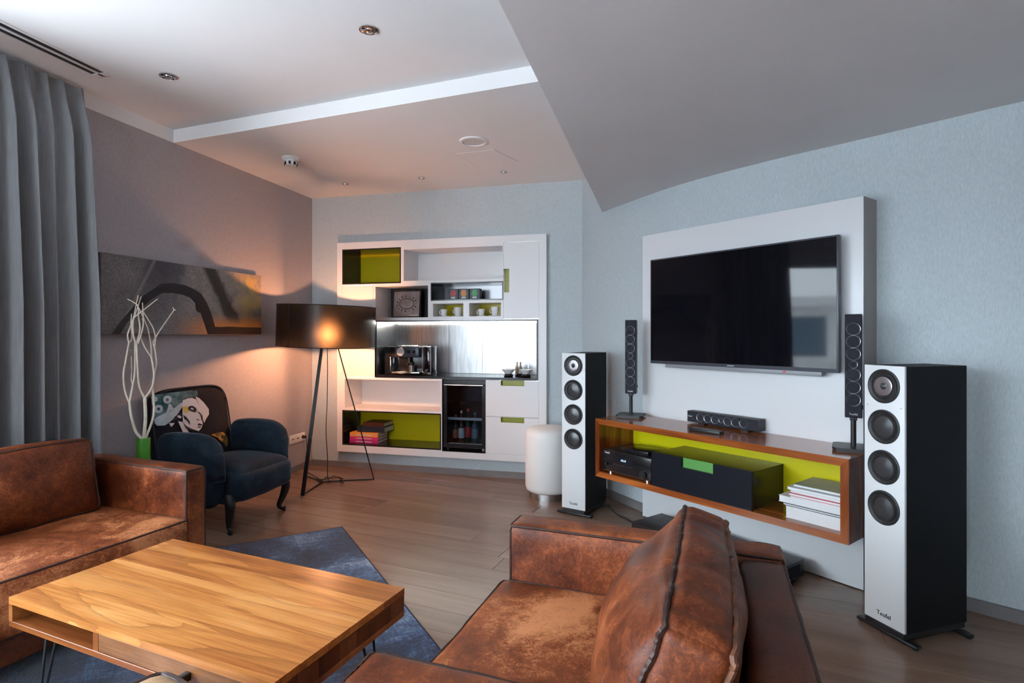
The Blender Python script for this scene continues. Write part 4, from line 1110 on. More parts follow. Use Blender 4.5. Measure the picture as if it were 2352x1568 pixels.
# slim satellite speakers on the console
def satellite(loc, rz, label):
    t = thing('satellite_speaker', label, 'speaker', loc, rz, 'slim satellite speakers on the console')
    G().lathe([(0, 0.016), (0.012, 0.016), (0.012, 0.15), (0, 0.15)], 12).obj('pole', BLACKM, t)
    B = 0.088
    g = G(); g.prism([(-B, -B * 0.8), (-B * 0.8, -B), (B * 0.8, -B), (B, -B * 0.8), (B, B * 0.8), (B * 0.8, B), (-B * 0.8, B), (-B, B * 0.8)], 0.010, 0.018)
    g.prism([(-B * .8, -B * 0.8), (B * .8, -B * 0.8), (B * .8, B * 0.8), (-B * .8, B * 0.8)], 0.0, 0.010); g.obj('base_plate', BLACKM, t)
    G().box(-0.016, 0.016, -0.012, 0.014, 0.142, 0.158, 0.003).obj('collar', BLACKM, t)
    G().box(-0.036, 0.036, -0.022, 0.038, 0.156, 0.654, 0.004).obj('cabinet', BLACKM, t)
    G().box(-0.0345, 0.0345, -0.0245, -0.021, 0.158, 0.652, 0.0015, 1).obj('grille', BLACKF, t)
    for z, r in zip((0.242, 0.302, 0.362, 0.412, 0.462, 0.522, 0.582), (0.029,) * 3 + (0.017,) + (0.029,) * 3):
        ring_tube(t, 0, z, r, -0.0246)
    text_mesh('logo', 'Teufel', 0.014, LOGOW, t, (0, -0.0248, 0.174), FRONT)
    G().cyl((0.036, 0.02, 0.205), (0.040, 0.02, 0.205), 0.010, n=12).obj('tilt_knob', BLACKM, t)
satellite((*CONF.w(0.10, 0.24)[:2], CZ1), math.atan2(-0.40, 0.92), 'slim black speaker on a stand at the far end of the console')
satellite((*CONF.w(CW - 0.075, 0.245)[:2], CZ1), math.atan2(-0.52, 0.85), 'slim black speaker on a stand at the near end of the console')

# tower speakers
def tower():
    t = thing('tower_speaker', 'near tall floor speaker, white front and black sides, right of the console', 'speaker', (0, 0, 0), 0, 'white fronted tower speakers')
    Wd, Dp, Z_0, Z_1 = 0.182, 0.355, 0.045, 1.138
    G().box(-Wd / 2, Wd / 2, 0.012, Dp, Z_0, Z_1 - 0.001, 0.002, 1).obj('cabinet', BLACKV, t)
    G().box(-Wd / 2, Wd / 2, 0.0, 0.012, Z_0 + 0.002, Z_1, 0.002, 2).obj('front_baffle', simple('white_baffle', (0.74, 0.75, 0.76), 0.4), t)
    R = 0.072
    for k, zc in enumerate((1.051, 0.880, 0.709, 0.538)):
        M = Matrix.Translation((0, 0, zc)) @ Matrix.Rotation(PI / 2, 4, 'X')
        r = R
        d = G().lathe([(r, -0.001), (r, 0.004), (r * 0.93, 0.006), (r * 0.78, 0.0015), (r * 0.78, -0.002)], 44, mat=M).obj('driver', RUBBER, t)
        if k == 0:
            G().lathe([(r * 0.79, 0.001), (r * 0.62, 0.003), (r * 0.58, 0.0015), (r * 0.60, 0.0015), (0, 0.0012)], 36, mat=M).obj('surround', BLACKM, d)
            G().lathe([(r * 0.56, 0.0035), (r * 0.50, 0.0055), (r * 0.24, 0.0018), (r * 0.20, 0.0022)], 36, mat=M).obj('midrange_ring', SILVER, d)
            G().lathe([(r * 0.21, 0.0025), (r * 0.15, 0.0035), (r * 0.12, 0.006), (r * 0.06, 0.009), (0, 0.010)], 24, mat=M).obj('tweeter', CONE, d)
        else:
            G().lathe([(r * 0.79, 0.001), (r * 0.74, 0.0065), (r * 0.66, 0.0065), (r * 0.61, 0.002)], 40, mat=M).obj('surround', simple('rubber_%d' % k, (0.02, 0.02, 0.022), 0.35), d)
            G().lathe([(r * 0.615, 0.002), (r * 0.40, 0.0055), (r * 0.2, 0.0085), (0, 0.0095)], 40, mat=M).obj('cone', CONE, d)
    for xx in (-0.076, 0.076): G().cyl((xx, -0.001, 0.966), (xx, 0.001, 0.966), 0.0022, n=8).obj('pin', STEELD, t)
    text_mesh('logo', 'Teufel', 0.026, LOGOB, t, (0.0, -0.0008, 0.085), FRONT)
    G().box(-Wd / 2 + 0.004, Wd / 2 - 0.004, 0.0, Dp - 0.004, 0.020, 0.046, 0.003, 1).obj('plinth', BLACKM, t)
    for yy in (0.004, Dp - 0.055):
        G().box(-Wd / 2 - 0.045, Wd / 2 + 0.045, yy, yy + 0.034, 0.004, 0.020, 0.006).obj('outrigger', BLACKM, t)
        for sx_ in (-1, 1): G().cyl((sx_ * (Wd / 2 + 0.032), yy + 0.017, 0.0), (sx_ * (Wd / 2 + 0.032), yy + 0.017, 0.006), 0.010, n=10).obj('foot', RUBBER, t)
    G().box(-0.05, 0.05, Dp - 0.002, Dp + 0.004, 0.09, 0.19).obj('terminal_plate', BLACKG, t, smooth=False)
    return t
tw = tower()
place(tw, (1.5705, 2.3635, 0), math.atan2(-0.955, 0.295))
dup(tw, (0.4293, 3.9165, 0), math.atan2(-0.555, 0.832), 'far tall floor speaker, white front and black sides, beside the white stool')

# flat subwoofer under the console
sw = thing('flat_subwoofer', 'wide flat black subwoofer box lying on the floor under the console', 'subwoofer', (0.745, 3.494, 0), math.atan2(-0.735, 0.535))
sx = (math.cos(sw.rotation_euler[2]), math.sin(sw.rotation_euler[2]))
G().box(0.0, 0.925, 0.0, 0.29, 0.014, 0.102, 0.006).obj('cabinet', BLACKM, sw)
for xx in (0.05, 0.87):
    for yy in (0.04, 0.25): G().cyl((xx, yy, 0), (xx, yy, 0.0145), 0.02, n=12).obj('foot', RUBBER, sw)
G().box(0.925, 0.930, 0.05, 0.24, 0.03, 0.085).obj('side_grille', BLACKF, sw, smooth=False)
cb = catmull([(0.700, 4.02, 0.03), (0.74, 3.93, 0.005), (0.80, 3.80, 0.005), (0.84, 3.66, 0.005), (0.80, 3.57, 0.01), (0.757, 3.535, 0.05)], 8)
tag(G().tube([(x, y, max(z, 0.0052)) for x, y, z in cb], 0.005, 8).obj('speaker_cable', CORD), 'black cable on the floor running from the far tall speaker', 'cable')

# ================================================================== WHITE STOOL
st = thing('round_stool', 'round white upholstered stool on a chrome ring beside the far speaker', 'stool', (0.292, 4.40, 0), 0)
G().lathe([(0.0, 0.0), (0.158, 0.0), (0.158, 0.052), (0, 0.052)], 48).obj('base_ring', BRUSHED, st)
G().lathe([(0.0, 0.050), (0.165, 0.050), (0.180, 0.062), (0.187, 0.09), (0.187, 0.47), (0.180, 0.512), (0.160, 0.532), (0.13, 0.541), (0.06, 0.545), (0, 0.546)], 56).obj('cushion', STOOLW, st, ang=70)

# ================================================================== FLOOR LAMP
LC = (-1.571, 4.75); AP = Vector((LC[0], LC[1], 1.50))
lp = thing('floor_lamp', 'tripod floor lamp with wide black drum shade glowing in the corner', 'lamp', (LC[0], LC[1], 0))
loc = lambda x, y, z: Vector((x - LC[0], y - LC[1], z))
FA, FB, FC = loc(-1.649, 4.407, 0.0), loc(-1.204, 4.879, 0.0), loc(-1.865, 5.01, 0.0)
apx = Vector((0, 0, 1.50))
def blade(a, b, w0, w1, th):
    a, b = Vector(a), Vector(b); d = (b - a).normalized(); s = d.cross(Vector((0, 1, 0))).normalized(); n = d.cross(s)
    g = G(); vs = []
    for p, w in ((a, w0), (b, w1)):
        for i, j in ((-1, -1), (1, -1), (1, 1), (-1, 1)): vs.append(g.bm.verts.new(p + s * (i * w / 2) + n * (j * th / 2)))
    for f in ((3, 2, 1, 0), (4, 5, 6, 7), (0, 1, 5, 4), (1, 2, 6, 5), (2, 3, 7, 6), (3, 0, 4, 7)): g.bm.faces.new([vs[i] for i in f])
    return g
lg = blade(FA + Vector((0, 0, 0.001)), FA + (apx - FA) * 0.97, 0.030, 0.022, 0.012).obj('leg', BLACKM, lp, smooth=False); lg['label'] = 'flat blade leg'
for f in (FB, FC): G().tube([f + Vector((0, 0, 0.006)), f + (apx - f) * 0.97], 0.0055, 8).obj('leg', BLACKM, lp)
cen = loc(-1.62, 4.80, 0.008)
for f in (FA, FB, FC): G().tube([f + Vector((0, 0, 0.008)), cen], 0.006, 8).obj('floor_bar', BLACKM, lp)
G().lathe([(0, 1.455), (0.02, 1.455), (0.02, 1.50), (0, 1.50)], 14).obj('hub', BLACKM, lp)
R_ = 0.40
tiltm = Matrix.Translation((0, 0, 1.337)) @ Matrix.Rotation(math.radians(1.9), 4, Vector((0.35, 0.94, 0)))
shd = G().lathe([(R_ - 0.003, -0.170), (R_, -0.170), (R_, 0.172), (R_ - 0.003, 0.172), (R_ - 0.003, -0.170)], 96, mat=tiltm).obj('shade', SHADE, lp, ang=50)
sa = math.atan2(-0.92, -0.60) + 0.10
G().box(R_ - 0.001, R_ + 0.002, -0.006, 0.006, -0.170, 0.172, mat=tiltm @ Matrix.Rotation(sa, 4, 'Z')).obj('shade_seam', BLACKM, shd, smooth=False)
for zz in (-0.169, 0.171): G().tube([tiltm @ Vector((R_ * math.cos(k * PI / 40), R_ * math.sin(k * PI / 40), zz)) for k in range(80)], 0.0035, 6, closed=True).obj('shade_rim', BLACKM, shd)
for k in range(3):
    a = k * 2 * PI / 3 + 0.5
    G().tube([(0.015 * math.cos(a), 0.015 * math.sin(a), 1.47), tiltm @ Vector(((R_ - 0.003) * math.cos(a), (R_ - 0.003) * math.sin(a), 0.165))], 0.003, 6).obj('shade_arm', BLACKM, lp)
BZ = 1.258
G().lathe([(0, BZ + 0.05), (0.014, BZ + 0.05), (0.018, BZ + 0.10), (0, BZ + 0.10)], 14).obj('socket', BLACKM, lp)
G().tube([(0, 0, BZ + 0.09), (0, 0, 1.46)], 0.005, 8).obj('drop_rod', BLACKM, lp)
G().lathe([(0, BZ - 0.021), (0.010, BZ - 0.019), (0.018, BZ - 0.010), (0.020, BZ), (0.017, BZ + 0.012), (0.011, BZ + 0.030), (0.011, BZ + 0.050), (0, BZ + 0.052)], 16).obj('bulb', BULB, lp)
cord = [(0, 0, 1.45), (0.004, 0.002, 1.0), (0, 0.004, 0.7), (-0.008, 0.0, 0.45), (0.002, 0.01, 0.2), (0.006, 0.0, 0.06), (0.02, 0.02, 0.012)]
for k in range(30):
    a = k * 0.55; r = 0.05 + 0.045 * abs(math.sin(k * 0.8)); cord.append((0.03 + r * 1.3 * math.cos(a), 0.02 + r * math.sin(a), 0.012 + 0.02 * abs(math.sin(k * 1.7)) + 0.012 * (k % 3 == 0)))
cord += [(-0.10, 0.12, 0.006), (-0.22, 0.28, 0.006), (-0.33, 0.42, 0.006)]
sk = LWF.w(sx if False else LWF.px(682, 1006)[0] - 0.073, 0.05, LWF.px(682, 1006)[1])
k2 = loc(*sk)
cord += [(k2.x + 0.02, k2.y - 0.02, 0.006), (k2.x + 0.01, k2.y, 0.12), (k2.x, k2.y, k2.z - 0.02), (k2.x - 0.004, k2.y + 0.001, k2.z)]
G().tube(catmull(cord, 6), 0.0032, 6).obj('cord', CORD, lp)

# ================================================================== VASE WITH TWIGS
VP = Vector((-2.174, 3.30, 0.0))
va_ = thing('green_vase', 'slim tall green vase with bleached branches behind the sofa', 'vase', VP)
VZ = 1.27 - 237.5 / 1285 * 3.30
G().lathe([(0, 0), (0.030, 0), (0.035, 0.01), (0.0355, VZ - 0.004), (0.034, VZ), (0.031, VZ), (0.030, 0.02), (0, 0.02)], 28).obj('vase_body', GREENV, va_)
def tw_pt(zx, zy, dep): 
    px, py = 270 + 0.2423 * zx, 660 + 0.2423 * zy
    return Vector(((px - CX) / F_ * dep, dep, H_ + (CY - py) / F_ * dep)) - VP
D0 = 3.30
branches = [
 ([(250, 1480, 0), (220, 1425, 0), (170, 1360, -.01), (130, 1220, -.02), (112, 1095, -.02)], 8.5, 6.5),
 ([(112, 1095, -.02), (70, 980, -.03), (55, 830, -.04), (75, 700, -.03), (108, 525, -.02)], 5.5, 4.5),
 ([(112, 1095, -.02), (145, 920, 0), (165, 780, 0.02), (165, 525, 0.02)], 5.5, 4.5),
 ([(145, 920, 0), (131, 870, 0.02), (135, 790, .03), (130, 655, 0.04)], 4, 2.5),
 ([(108, 525, -.02), (95, 450, -.03), (122, 370, -.02), (150, 290, 0), (195, 75, 0.03)], 4.2, 2.4),
 ([(108, 525, -.02), (135, 480, 0), (128, 340, 0), (133, 250, 0.02)], 4, 2.5),
 ([(165, 525, 0.02), (148, 440, .03), (150, 320, .03), (168, 255, .04), (225, 85, .05)], 4.2, 2.4),
 ([(250, 1480, 0), (250, 1420, 0), (264, 1250, 0), (258, 1050, 0)], 10.0, 9.0),
 ([(258, 1050, 0), (205, 930, -.02), (187, 720, -.03), (180, 530, -.03)], 6.0, 4.5),
 ([(258, 1050, 0), (325, 950, .02), (345, 840, .03), (335, 740, .03), (320, 660, .03)], 6.0, 5.0),
 ([(180, 530, -.03), (213, 400, -.02), (198, 270, -.02), (190, 170, 0), (95, 110, .03)], 4.2, 2.4),
 ([(180, 530, -.03), (155, 470, -.05), (145, 310, -.05), (240, 220, -.03), (380, 108, 0)], 4.2, 2.4),
 ([(195, 530, -.03), (225, 440, -.04), (245, 330, -.03), (236, 145, -.02)], 4.2, 2.4),
 ([(320, 660, .03), (318, 560, .05), (300, 450, .05), (280, 370, .04), (230, 250, .02), (185, 165, .0)], 4.6, 2.4),
 ([(320, 660, .03), (265, 580, .0), (235, 510, -.01), (222, 460, -.02), (245, 350, 0), (235, 290, 0)], 4.2, 2.4),
 ([(250, 1480, 0), (270, 1420, .01), (330, 1260, .03), (345, 1130, .03), (332, 930, .03)], 7.0, 5.5),
 ([(332, 930, .03), (345, 840, .05), (368, 740, .06), (362, 640, .06), (350, 570, .06)], 4.6, 4.0),
 ([(350, 570, .06), (338, 520, .07), (358, 470, .06), (335, 380, .05), (300, 320, .04), (235, 215, .02)], 4.0, 2.4),
 ([(350, 570, .06), (360, 500, .05), (368, 460, .05), (455, 330, .03), (535, 215, 0)], 4.0, 2.6),
 ([(535, 215, 0), (530, 200, 0), (525, 190, 0)], 2.6, 2.2), ([(535, 215, 0), (552, 212, 0)], 2.6, 2.2)]
for pts, r0, r1 in branches:
    P = catmull([tuple(tw_pt(a, b, D0 + c)) for a, b, c in pts], 5)
    rs = [(r0 + (r1 - r0) * i / (len(P) - 1)) * 0.00104 for i in range(len(P))]
    G().tube(P, rs, 7).obj('branch', TWIG, va_)

# ================================================================== RUG
rug = G().box(0, 2.75, -1.66, 0, 0.0005, 0.009, 0.003, 1).obj('rug', RUG, smooth=False)
place(rug, (-1.117, 3.672, 0), math.atan2(-0.865, 0.501)); tag(rug, 'worn blue patchwork rug with dark bound edge under the coffee table', 'rug')
g = G(); g.tube([(0, 0, 0.006), (2.75, 0, 0.006), (2.75, -1.66, 0.006), (0, -1.66, 0.006)], 0.005, 6, closed=True); g.obj('bound_edge', simple('navy_binding', (0.006, 0.010, 0.03), 0.8), rug)
RZ = 0.0092

# ================================================================== LEATHER SOFAS
def sofa(loc, rz, W, D, label, group, seat_z=0.425, arm_w=0.115, seed=1.0, kind='sofa'):
    t = thing('leather_' + kind, label, kind, loc, rz, group)
    ah = 0.62
    hw = W / 2
    def softpart(name, c, size, fn, mat, cuts=12, seams=(), smat=PIPING, r=0.0048):
        o = G().soft(c, size, fn, cuts).obj(name, mat, t, ang=180)
        for (ax, sd) in seams:
            G().tube(edge_loop(c, size, fn, ax, sd, N=26, off=0.0005, wob=0.0022, seed=seed + ax * 3 + sd), r, 6, closed=True).obj('seam', smat, o)
        return o
    # arms
    for sd in (-1, 1):
        cx_ = sd * (hw - arm_w / 2)
        softpart('arm', (cx_, 0, (ah + 0.07) / 2), (arm_w, D, ah - 0.07), soft_fn(0.022, (0.010, 0.006, 0.006), 0.004, (5, 5, 5), seed + sd), LEATHER, 14,
                 seams=((1, -1), (0, -1), (0, 1)))
    iw = W - 2 * arm_w
    softpart('back_frame', (0, D / 2 - 0.065, (ah + 0.07) / 2 - 0.004), (iw + 0.004, 0.13, ah - 0.078), soft_fn(0.025, (0.0, 0.012, 0.006), 0.004, (4, 4, 4), seed + 4), LEATHERD, 12, seams=((1, 1),))
    G().box(-iw / 2, iw / 2, -D / 2 + 0.02, D / 2 - 0.13, 0.07, 0.20, 0.008).obj('base_frame', LEATHERD, t)
    sd_ = D - 0.13
    softpart('seat_cushion', (0, -0.065 - 0.012, (0.18 + seat_z) / 2), (iw - 0.004, sd_ + 0.02, seat_z - 0.18), soft_fn(0.02, (0.0, 0.012, 0.018), 0.006, (4, 4, 4), seed + 9), LEATHERS, 16, seams=((2, 1), (2, -1)))
    return t, softpart, iw
def legs(t, W, D, zf=0.0):
    for sx_ in (-1, 1):
        for sy_ in (-1, 1):
            G().box(sx_ * (W / 2 - 0.10) - 0.03, sx_ * (W / 2 - 0.10) + 0.03, sy_ * (D / 2 - 0.09) - 0.03, sy_ * (D / 2 - 0.09) + 0.03, zf if sy_ < 0 else 0.0, 0.075, 0.003).obj('leg', BLACKM, t)

# left sofa
LW_, LD_ = 1.50, 0.80
ls, sp, iw = sofa((-2.146, 2.189, RZ), math.atan2(0.926, 0.378), LW_, LD_, 'cognac leather sofa with deep seat in front of the grey curtain', 'cognac leather seats', seat_z=0.405 - RZ, arm_w=0.11, seed=2.0)
ls.rotation_euler[2] = math.atan2(0.926, 0.378)
legs(ls, LW_, LD_)
fnb = soft_fn(0.035, (0.01, 0.055, 0.02), 0.008, (4, 4, 5), 5.0)
def tilted(fn, ang):
    m = Matrix.Rotation(ang, 3, 'X')
    return lambda u, h: m @ fn(u, h)
fb = tilted(fnb, -0.22)
cc, cs_ = (-0.035, 0.185, 0.40 + 0.165), (iw - 0.08, 0.15, 0.36)
bc = G().soft(cc, cs_, fb, 18).obj('back_cushion', LEATHER, ls, ang=180)
for sd in (-1, 1): G().tube(edge_loop(cc, cs_, fb, 1, sd, N=30, off=0.001, wob=0.003, seed=4.0), 0.006, 6, closed=True).obj('seam', PIPING, bc)

# right sofa, seen from above over its tall back cushion
RW_, RD_ = 1.05, 0.86
rs_, sp2, iw2 = sofa((0.253, 1.391, 0.0), math.atan2(-0.938, -0.346), RW_, RD_, 'cognac leather armchair with one upright back cushion, in front of the media console', 'cognac leather seats', seat_z=0.436, arm_w=0.125, seed=8.0, kind='armchair')
legs(rs_, RW_, RD_, RZ)
def pillow_fn(u, h):
    f = soft_fn(0.03, (0.012, 0.060, 0.016), 0.0)
    p = f(u, h)
    if u.y < 0: p.y -= 0.055 * (-u.y) * max(0.0, 1 - u.x ** 2) ** 0.7 * max(0.0, 1 - (u.z + 0.25) ** 2) ** 0.7
    p.y -= 0.030 * max(0, -u.z) ** 2
    # sag and horizontal creases on the gusset and front
    k = 1 - abs(u.x) ** 4
    w = noise.noise(Vector((p.x * 22.0, p.y * 5.0, p.z * 3.0 + 3.0))) * 0.015 * (0.35 + 0.65 * max(0, u.z)) * k
    w2 = noise.noise(Vector((p.x * 5.0 + p.z * 8.0, p.z * 9.0 - p.x * 6.0, 2.0))) * 0.010 * (1 - abs(u.z) ** 3)
    n = Vector((0, u.y ** 3, 0.0)); 
    p = p + n * w2 + Vector((0, 0, max(0, u.z) ** 3)) * w
    p.z += 0.012 * math.sin(u.x * 2.1 + 0.4) * (u.z > 0) - 0.010 * (u.x ** 2) * max(0, u.z)
    return p
ptl = tilted(pillow_fn, -0.30)
ch = 0.36
pc, ps = (-0.005, 0.163, 0.405 + ch / 2), (iw2 + 0.0, 0.135, ch)
pl = G().soft(pc, ps, ptl, 34).obj('back_cushion', LEATHERD if False else LEATHER, rs_, ang=180)
def flange(sd, mat, r):
    pts = edge_loop(pc, ps, ptl, 1, sd, N=70, off=0.004, wob=0.005, seed=9.0 + sd)
    G().tube(pts, r, 6, closed=True).obj('seam', mat, pl)
flange(-1, PIPING, 0.0062); flange(1, PIPINGL, 0.0068)

# ================================================================== BLUE ARMCHAIR
ch_v = (0.963, -0.27)
ac = thing('velvet_armchair', 'blue velvet armchair with dark printed back and carved black legs', 'armchair', (-1.966, 3.86, 0), math.atan2(0.963, 0.27))
seat_fn = soft_fn(0.06, (0.0, 0.02, 0.035), 0.006, (4, 4, 4), 1.0)
def seat_shape(u, h):
    p = seat_fn(u, h)
    if u.y < 0: p.x *= 1 + 0.16 * (-u.y) ** 3
    p.z -= 0.02 * max(0, -u.y) ** 3
    return p
so_ = G().soft((0, -0.075, 0.315), (0.48, 0.52, 0.20), seat_shape, 16).obj('seat', VELVET, ac, ang=180)
G().box(-0.27, 0.27, -0.27, 0.20, 0.185, 0.25, 0.02).obj('apron', VELVET, ac)
def arm_shape(sd):
    base = soft_fn(0.05, (0.012, 0.01, 0.02), 0.003, (5, 5, 5), sd)
    def fn(u, h):
        p = base(u, h)
        yf = max(0.0, -u.y)
        if u.z > 0: p.z -= 0.085 * yf ** 4
        p.y += 0.03 * max(0, -u.z) * yf
        p.x += sd * 0.012 * max(0, u.z)
        return p
    return fn
for sd in (-1, 1):
    fn = arm_shape(sd); c = (sd * 0.300, -0.005, 0.405); s_ = (0.125, 0.46, 0.44)
    a_ = G().soft(c, s_, fn, 14).obj('arm', VELVET, ac, ang=180)
    G().tube(edge_loop(c, s_, fn, 0, sd, N=24, off=-0.002, wob=0.0), 0.0055, 6, closed=True).obj('piping', VELVET, a_)
# back: outline with rounded shoulders, leaning
BKW, BKB, BKT = 0.318, 0.26, 0.905
def back_y(x, z): return 0.150 + 0.085 * (z - 0.4) / 0.5 + 0.030 * (x / BKW) ** 2
def outline(k=1.0, n=40):
    pts = []
    for i in range(n + 1):
        a = PI * i / n
        cx_, sx_ = math.cos(a), math.sin(a)
        x = BKW * k * math.copysign(abs(cx_) ** 0.5, cx_)
        z = 0.62 + (BKT - 0.62) * k * (abs(sx_) ** 0.42)
        pts.append((x, z))
    return pts
g = G()
top = outline()
N_ = len(top); rowsF = []; rowsB = []
for q in range(13):
    f = q / 12.0
    rf, rb = [], []
    for (x, z) in top:
        zz = BKB + (z - BKB) * f
        edge = max(abs(x / BKW) ** 6, f ** 10 if z > 0.8 else 0)
        y = back_y(x, zz)
        rf.append(g.bm.verts.new((x, y + 0.022 * edge - 0.012 * (1 - (x / BKW) ** 2) * (1 - f ** 4), zz))); rb.append(g.bm.verts.new((x, y + 0.085 - 0.018 * edge, zz)))
    rowsF.append(rf); rowsB.append(rb)
for q in range(12):
    for i in range(N_ - 1):
        g.bm.faces.new((rowsF[q][i], rowsF[q][i + 1], rowsF[q + 1][i + 1], rowsF[q + 1][i])); g.bm.faces.new((rowsB[q][i + 1], rowsB[q][i], rowsB[q + 1][i], rowsB[q + 1][i + 1]))
    for i in (0, N_ - 1): g.bm.faces.new((rowsF[q][i], rowsF[q + 1][i], rowsB[q + 1][i], rowsB[q][i]))
for i in range(N_ - 1):
    g.bm.faces.new((rowsF[12][i], rowsF[12][i + 1], rowsB[12][i + 1], rowsB[12][i])); g.bm.faces.new((rowsF[0][i + 1], rowsF[0][i], rowsB[0][i], rowsB[0][i + 1]))
bk = g.obj('backrest', CHAIRBACK, ac, ang=75)
bk.location.x = -0.042
G().tube([(x, back_y(x, z) + 0.012, z) for x, z in [(BKW, 0.30), (BKW, 0.46)] + top + [(-BKW, 0.46), (-BKW, 0.30)]], 0.006, 6).obj('piping', BLACKF, bk)
ACF = Frame((-1.966, 3.86), (0.27, 0.963))
def bsurf(x, z): return back_y(x, z) - 0.012 * (1 - min(1, (x / BKW) ** 2)) + 0.022 * min(1.0, abs(x / BKW) ** 6)
def pr(pts, y0, nm, mat, dx=17.0, dz=0.0):
    P = []
    for zx, zy in pts:
        px, py = 330 + zx / 9.8 + dx, 880 + zy / 9.8 + dz
        x, z = ACF.px(px, py, 0.185)
        P.append((max(-BKW + 0.012, min(BKW - 0.012, x)), min(z, BKT - 0.02)))
    g = G()
    vs = [g.bm.verts.new((x, 0, z)) for x, z in P]
    f = g.bm.faces.new(vs)
    bmesh.ops.triangulate(g.bm, faces=[f])
    for _ in range(2): bmesh.ops.subdivide_edges(g.bm, edges=g.bm.edges[:], cuts=1, use_grid_fill=False)
    for v in g.bm.verts: v.co.y = bsurf(v.co.x, v.co.z) - y0
    o = g.obj(nm, mat, bk, smooth=False)
    return o
pr([(250, 300), (330, 250), (480, 240), (640, 200), (760, 150), (900, 120), (1100, 110), (1230, 160), (1240, 260), (1150, 300), (960, 320), (900, 420), (800, 520), (700, 600), (560, 680), (400, 760), (300, 780), (250, 700)], 0.0022, 'spray_print', TEAL)
pr([(320, 800), (345, 890), (400, 940), (520, 930), (600, 865), (730, 730), (830, 590), (900, 480), (905, 400), (800, 480), (700, 560), (560, 650), (420, 740)], 0.0030, 'hair_print', BONE2)
pr([(905, 370), (1000, 325), (1100, 315), (1180, 345), (1215, 440), (1260, 600), (1255, 760), (1225, 830), (1250, 900), (1210, 985), (1140, 1050), (1000, 1000), (900, 930), (850, 840), (860, 700), (875, 560)], 0.0034, 'face_print', BONE)
pr([(1170, 280), (1250, 320), (1340, 420), (1430, 560), (1420, 680), (1340, 780), (1285, 870), (1265, 800), (1262, 650), (1215, 420)], 0.0036, 'hair_print', BONE)
pr([(760, 830), (850, 850), (900, 1000), (950, 1100), (830, 1100)], 0.0032, 'neck_print', BONE)
pr([(870, 520), (960, 490), (1010, 560), (985, 640), (900, 640)], 0.0042, 'eye_shadow_print', YELP)
pr([(980, 530), (1030, 490), (1090, 490), (1150, 540), (1160, 590), (1120, 640), (1060, 620), (1000, 590), (985, 560)], 0.0048, 'eye_print', INK)
pr([(1030, 555), (1060, 535), (1100, 560), (1075, 580)], 0.0054, 'eye_white_print', BONE)
pr([(1130, 900), (1170, 875), (1240, 905), (1220, 930), (1150, 925)], 0.0048, 'lip_print', INK)
pr([(1120, 960), (1160, 945), (1215, 955), (1180, 975), (1130, 970)], 0.0048, 'lip_print', INK)
pr([(1135, 770), (1165, 800), (1200, 800), (1190, 812), (1150, 815), (1130, 790)], 0.0048, 'nose_print', INK)
pr([(870, 690), (930, 740), (980, 830), (985, 920), (960, 880), (930, 820), (880, 780)], 0.0048, 'cheek_print', INK)
pr([(855, 850), (900, 940), (1010, 1000), (1140, 1050), (1010, 1040), (900, 1000), (870, 930)], 0.0046, 'jaw_print', INK)
pr([(1160, 600), (1220, 640), (1265, 720), (1260, 870), (1235, 800), (1225, 700)], 0.0046, 'shadow_print', INK)
pr([(700, 740), (760, 690), (830, 620), (850, 700), (820, 760), (740, 800), (640, 860)], 0.0044, 'ear_shadow_print', INK)
pr([(750, 720), (790, 700), (835, 730), (820, 770), (780, 760)], 0.0050, 'ear_print', BONE)
pr([(590, 880), (690, 870), (660, 920), (620, 960)], 0.0044, 'earring_print', BONE)
pr([(1440, 1130), (1600, 1090), (1750, 1070), (1850, 1160), (1870, 1290), (1800, 1400), (1700, 1300), (1580, 1190)], 0.0040, 'ochre_print', GOLDP, dx=12)
pr([(1680, 1150), (1720, 1130), (1760, 1170), (1740, 1220), (1690, 1210)], 0.0056, 'dark_eye_print', INK, dx=12)
for ch_, zx, zy, sz in (('O', 610, 365, 0.062), ('O', 445, 575, 0.062), ('A', 640, 545, 0.058), ('P', 400, 390, 0.062)):
    x, z = ACF.px(330 + zx / 9.8 + 17, 880 + zy / 9.8, 0.185)
    tm = text_mesh('letter_print', ch_, sz, BONE2, bk, (x, bsurf(x, z) - 0.0075, z), (PI / 2 - math.atan(0.17), 0, math.atan(0.06 * x / BKW ** 2)), 0.0008, off=0.006)
# cabriole legs in front, plain legs behind
for sd in (-1, 1):
    b = Vector((sd * 0.245, -0.245, 0))
    P = catmull([tuple(b + Vector((sd * 0.0, 0.0, 0.235))), tuple(b + Vector((sd * 0.020, -0.024, 0.185))), tuple(b + Vector((sd * 0.010, -0.010, 0.11))), tuple(b + Vector((sd * -0.008, 0.010, 0.045))), tuple(b + Vector((sd * 0.004, -0.006, 0.020))), tuple(b + Vector((sd * 0.018, -0.026, 0.015)))], 6)
    rs = [0.038 - 0.025 * min(1, i / (len(P) * 0.72)) + (0.006 if i > len(P) * 0.86 else 0) for i in range(len(P))]
    rs[-1] = 0.012; rs[-2] = 0.017
    G().tube(P, rs, 12).obj('leg', BLACKM, ac, ang=70)
    G().tube([(sd * 0.24, 0.17, 0.235), (sd * 0.245, 0.20, 0.012)], [0.028, 0.016], 10).obj('leg', BLACKG, ac)

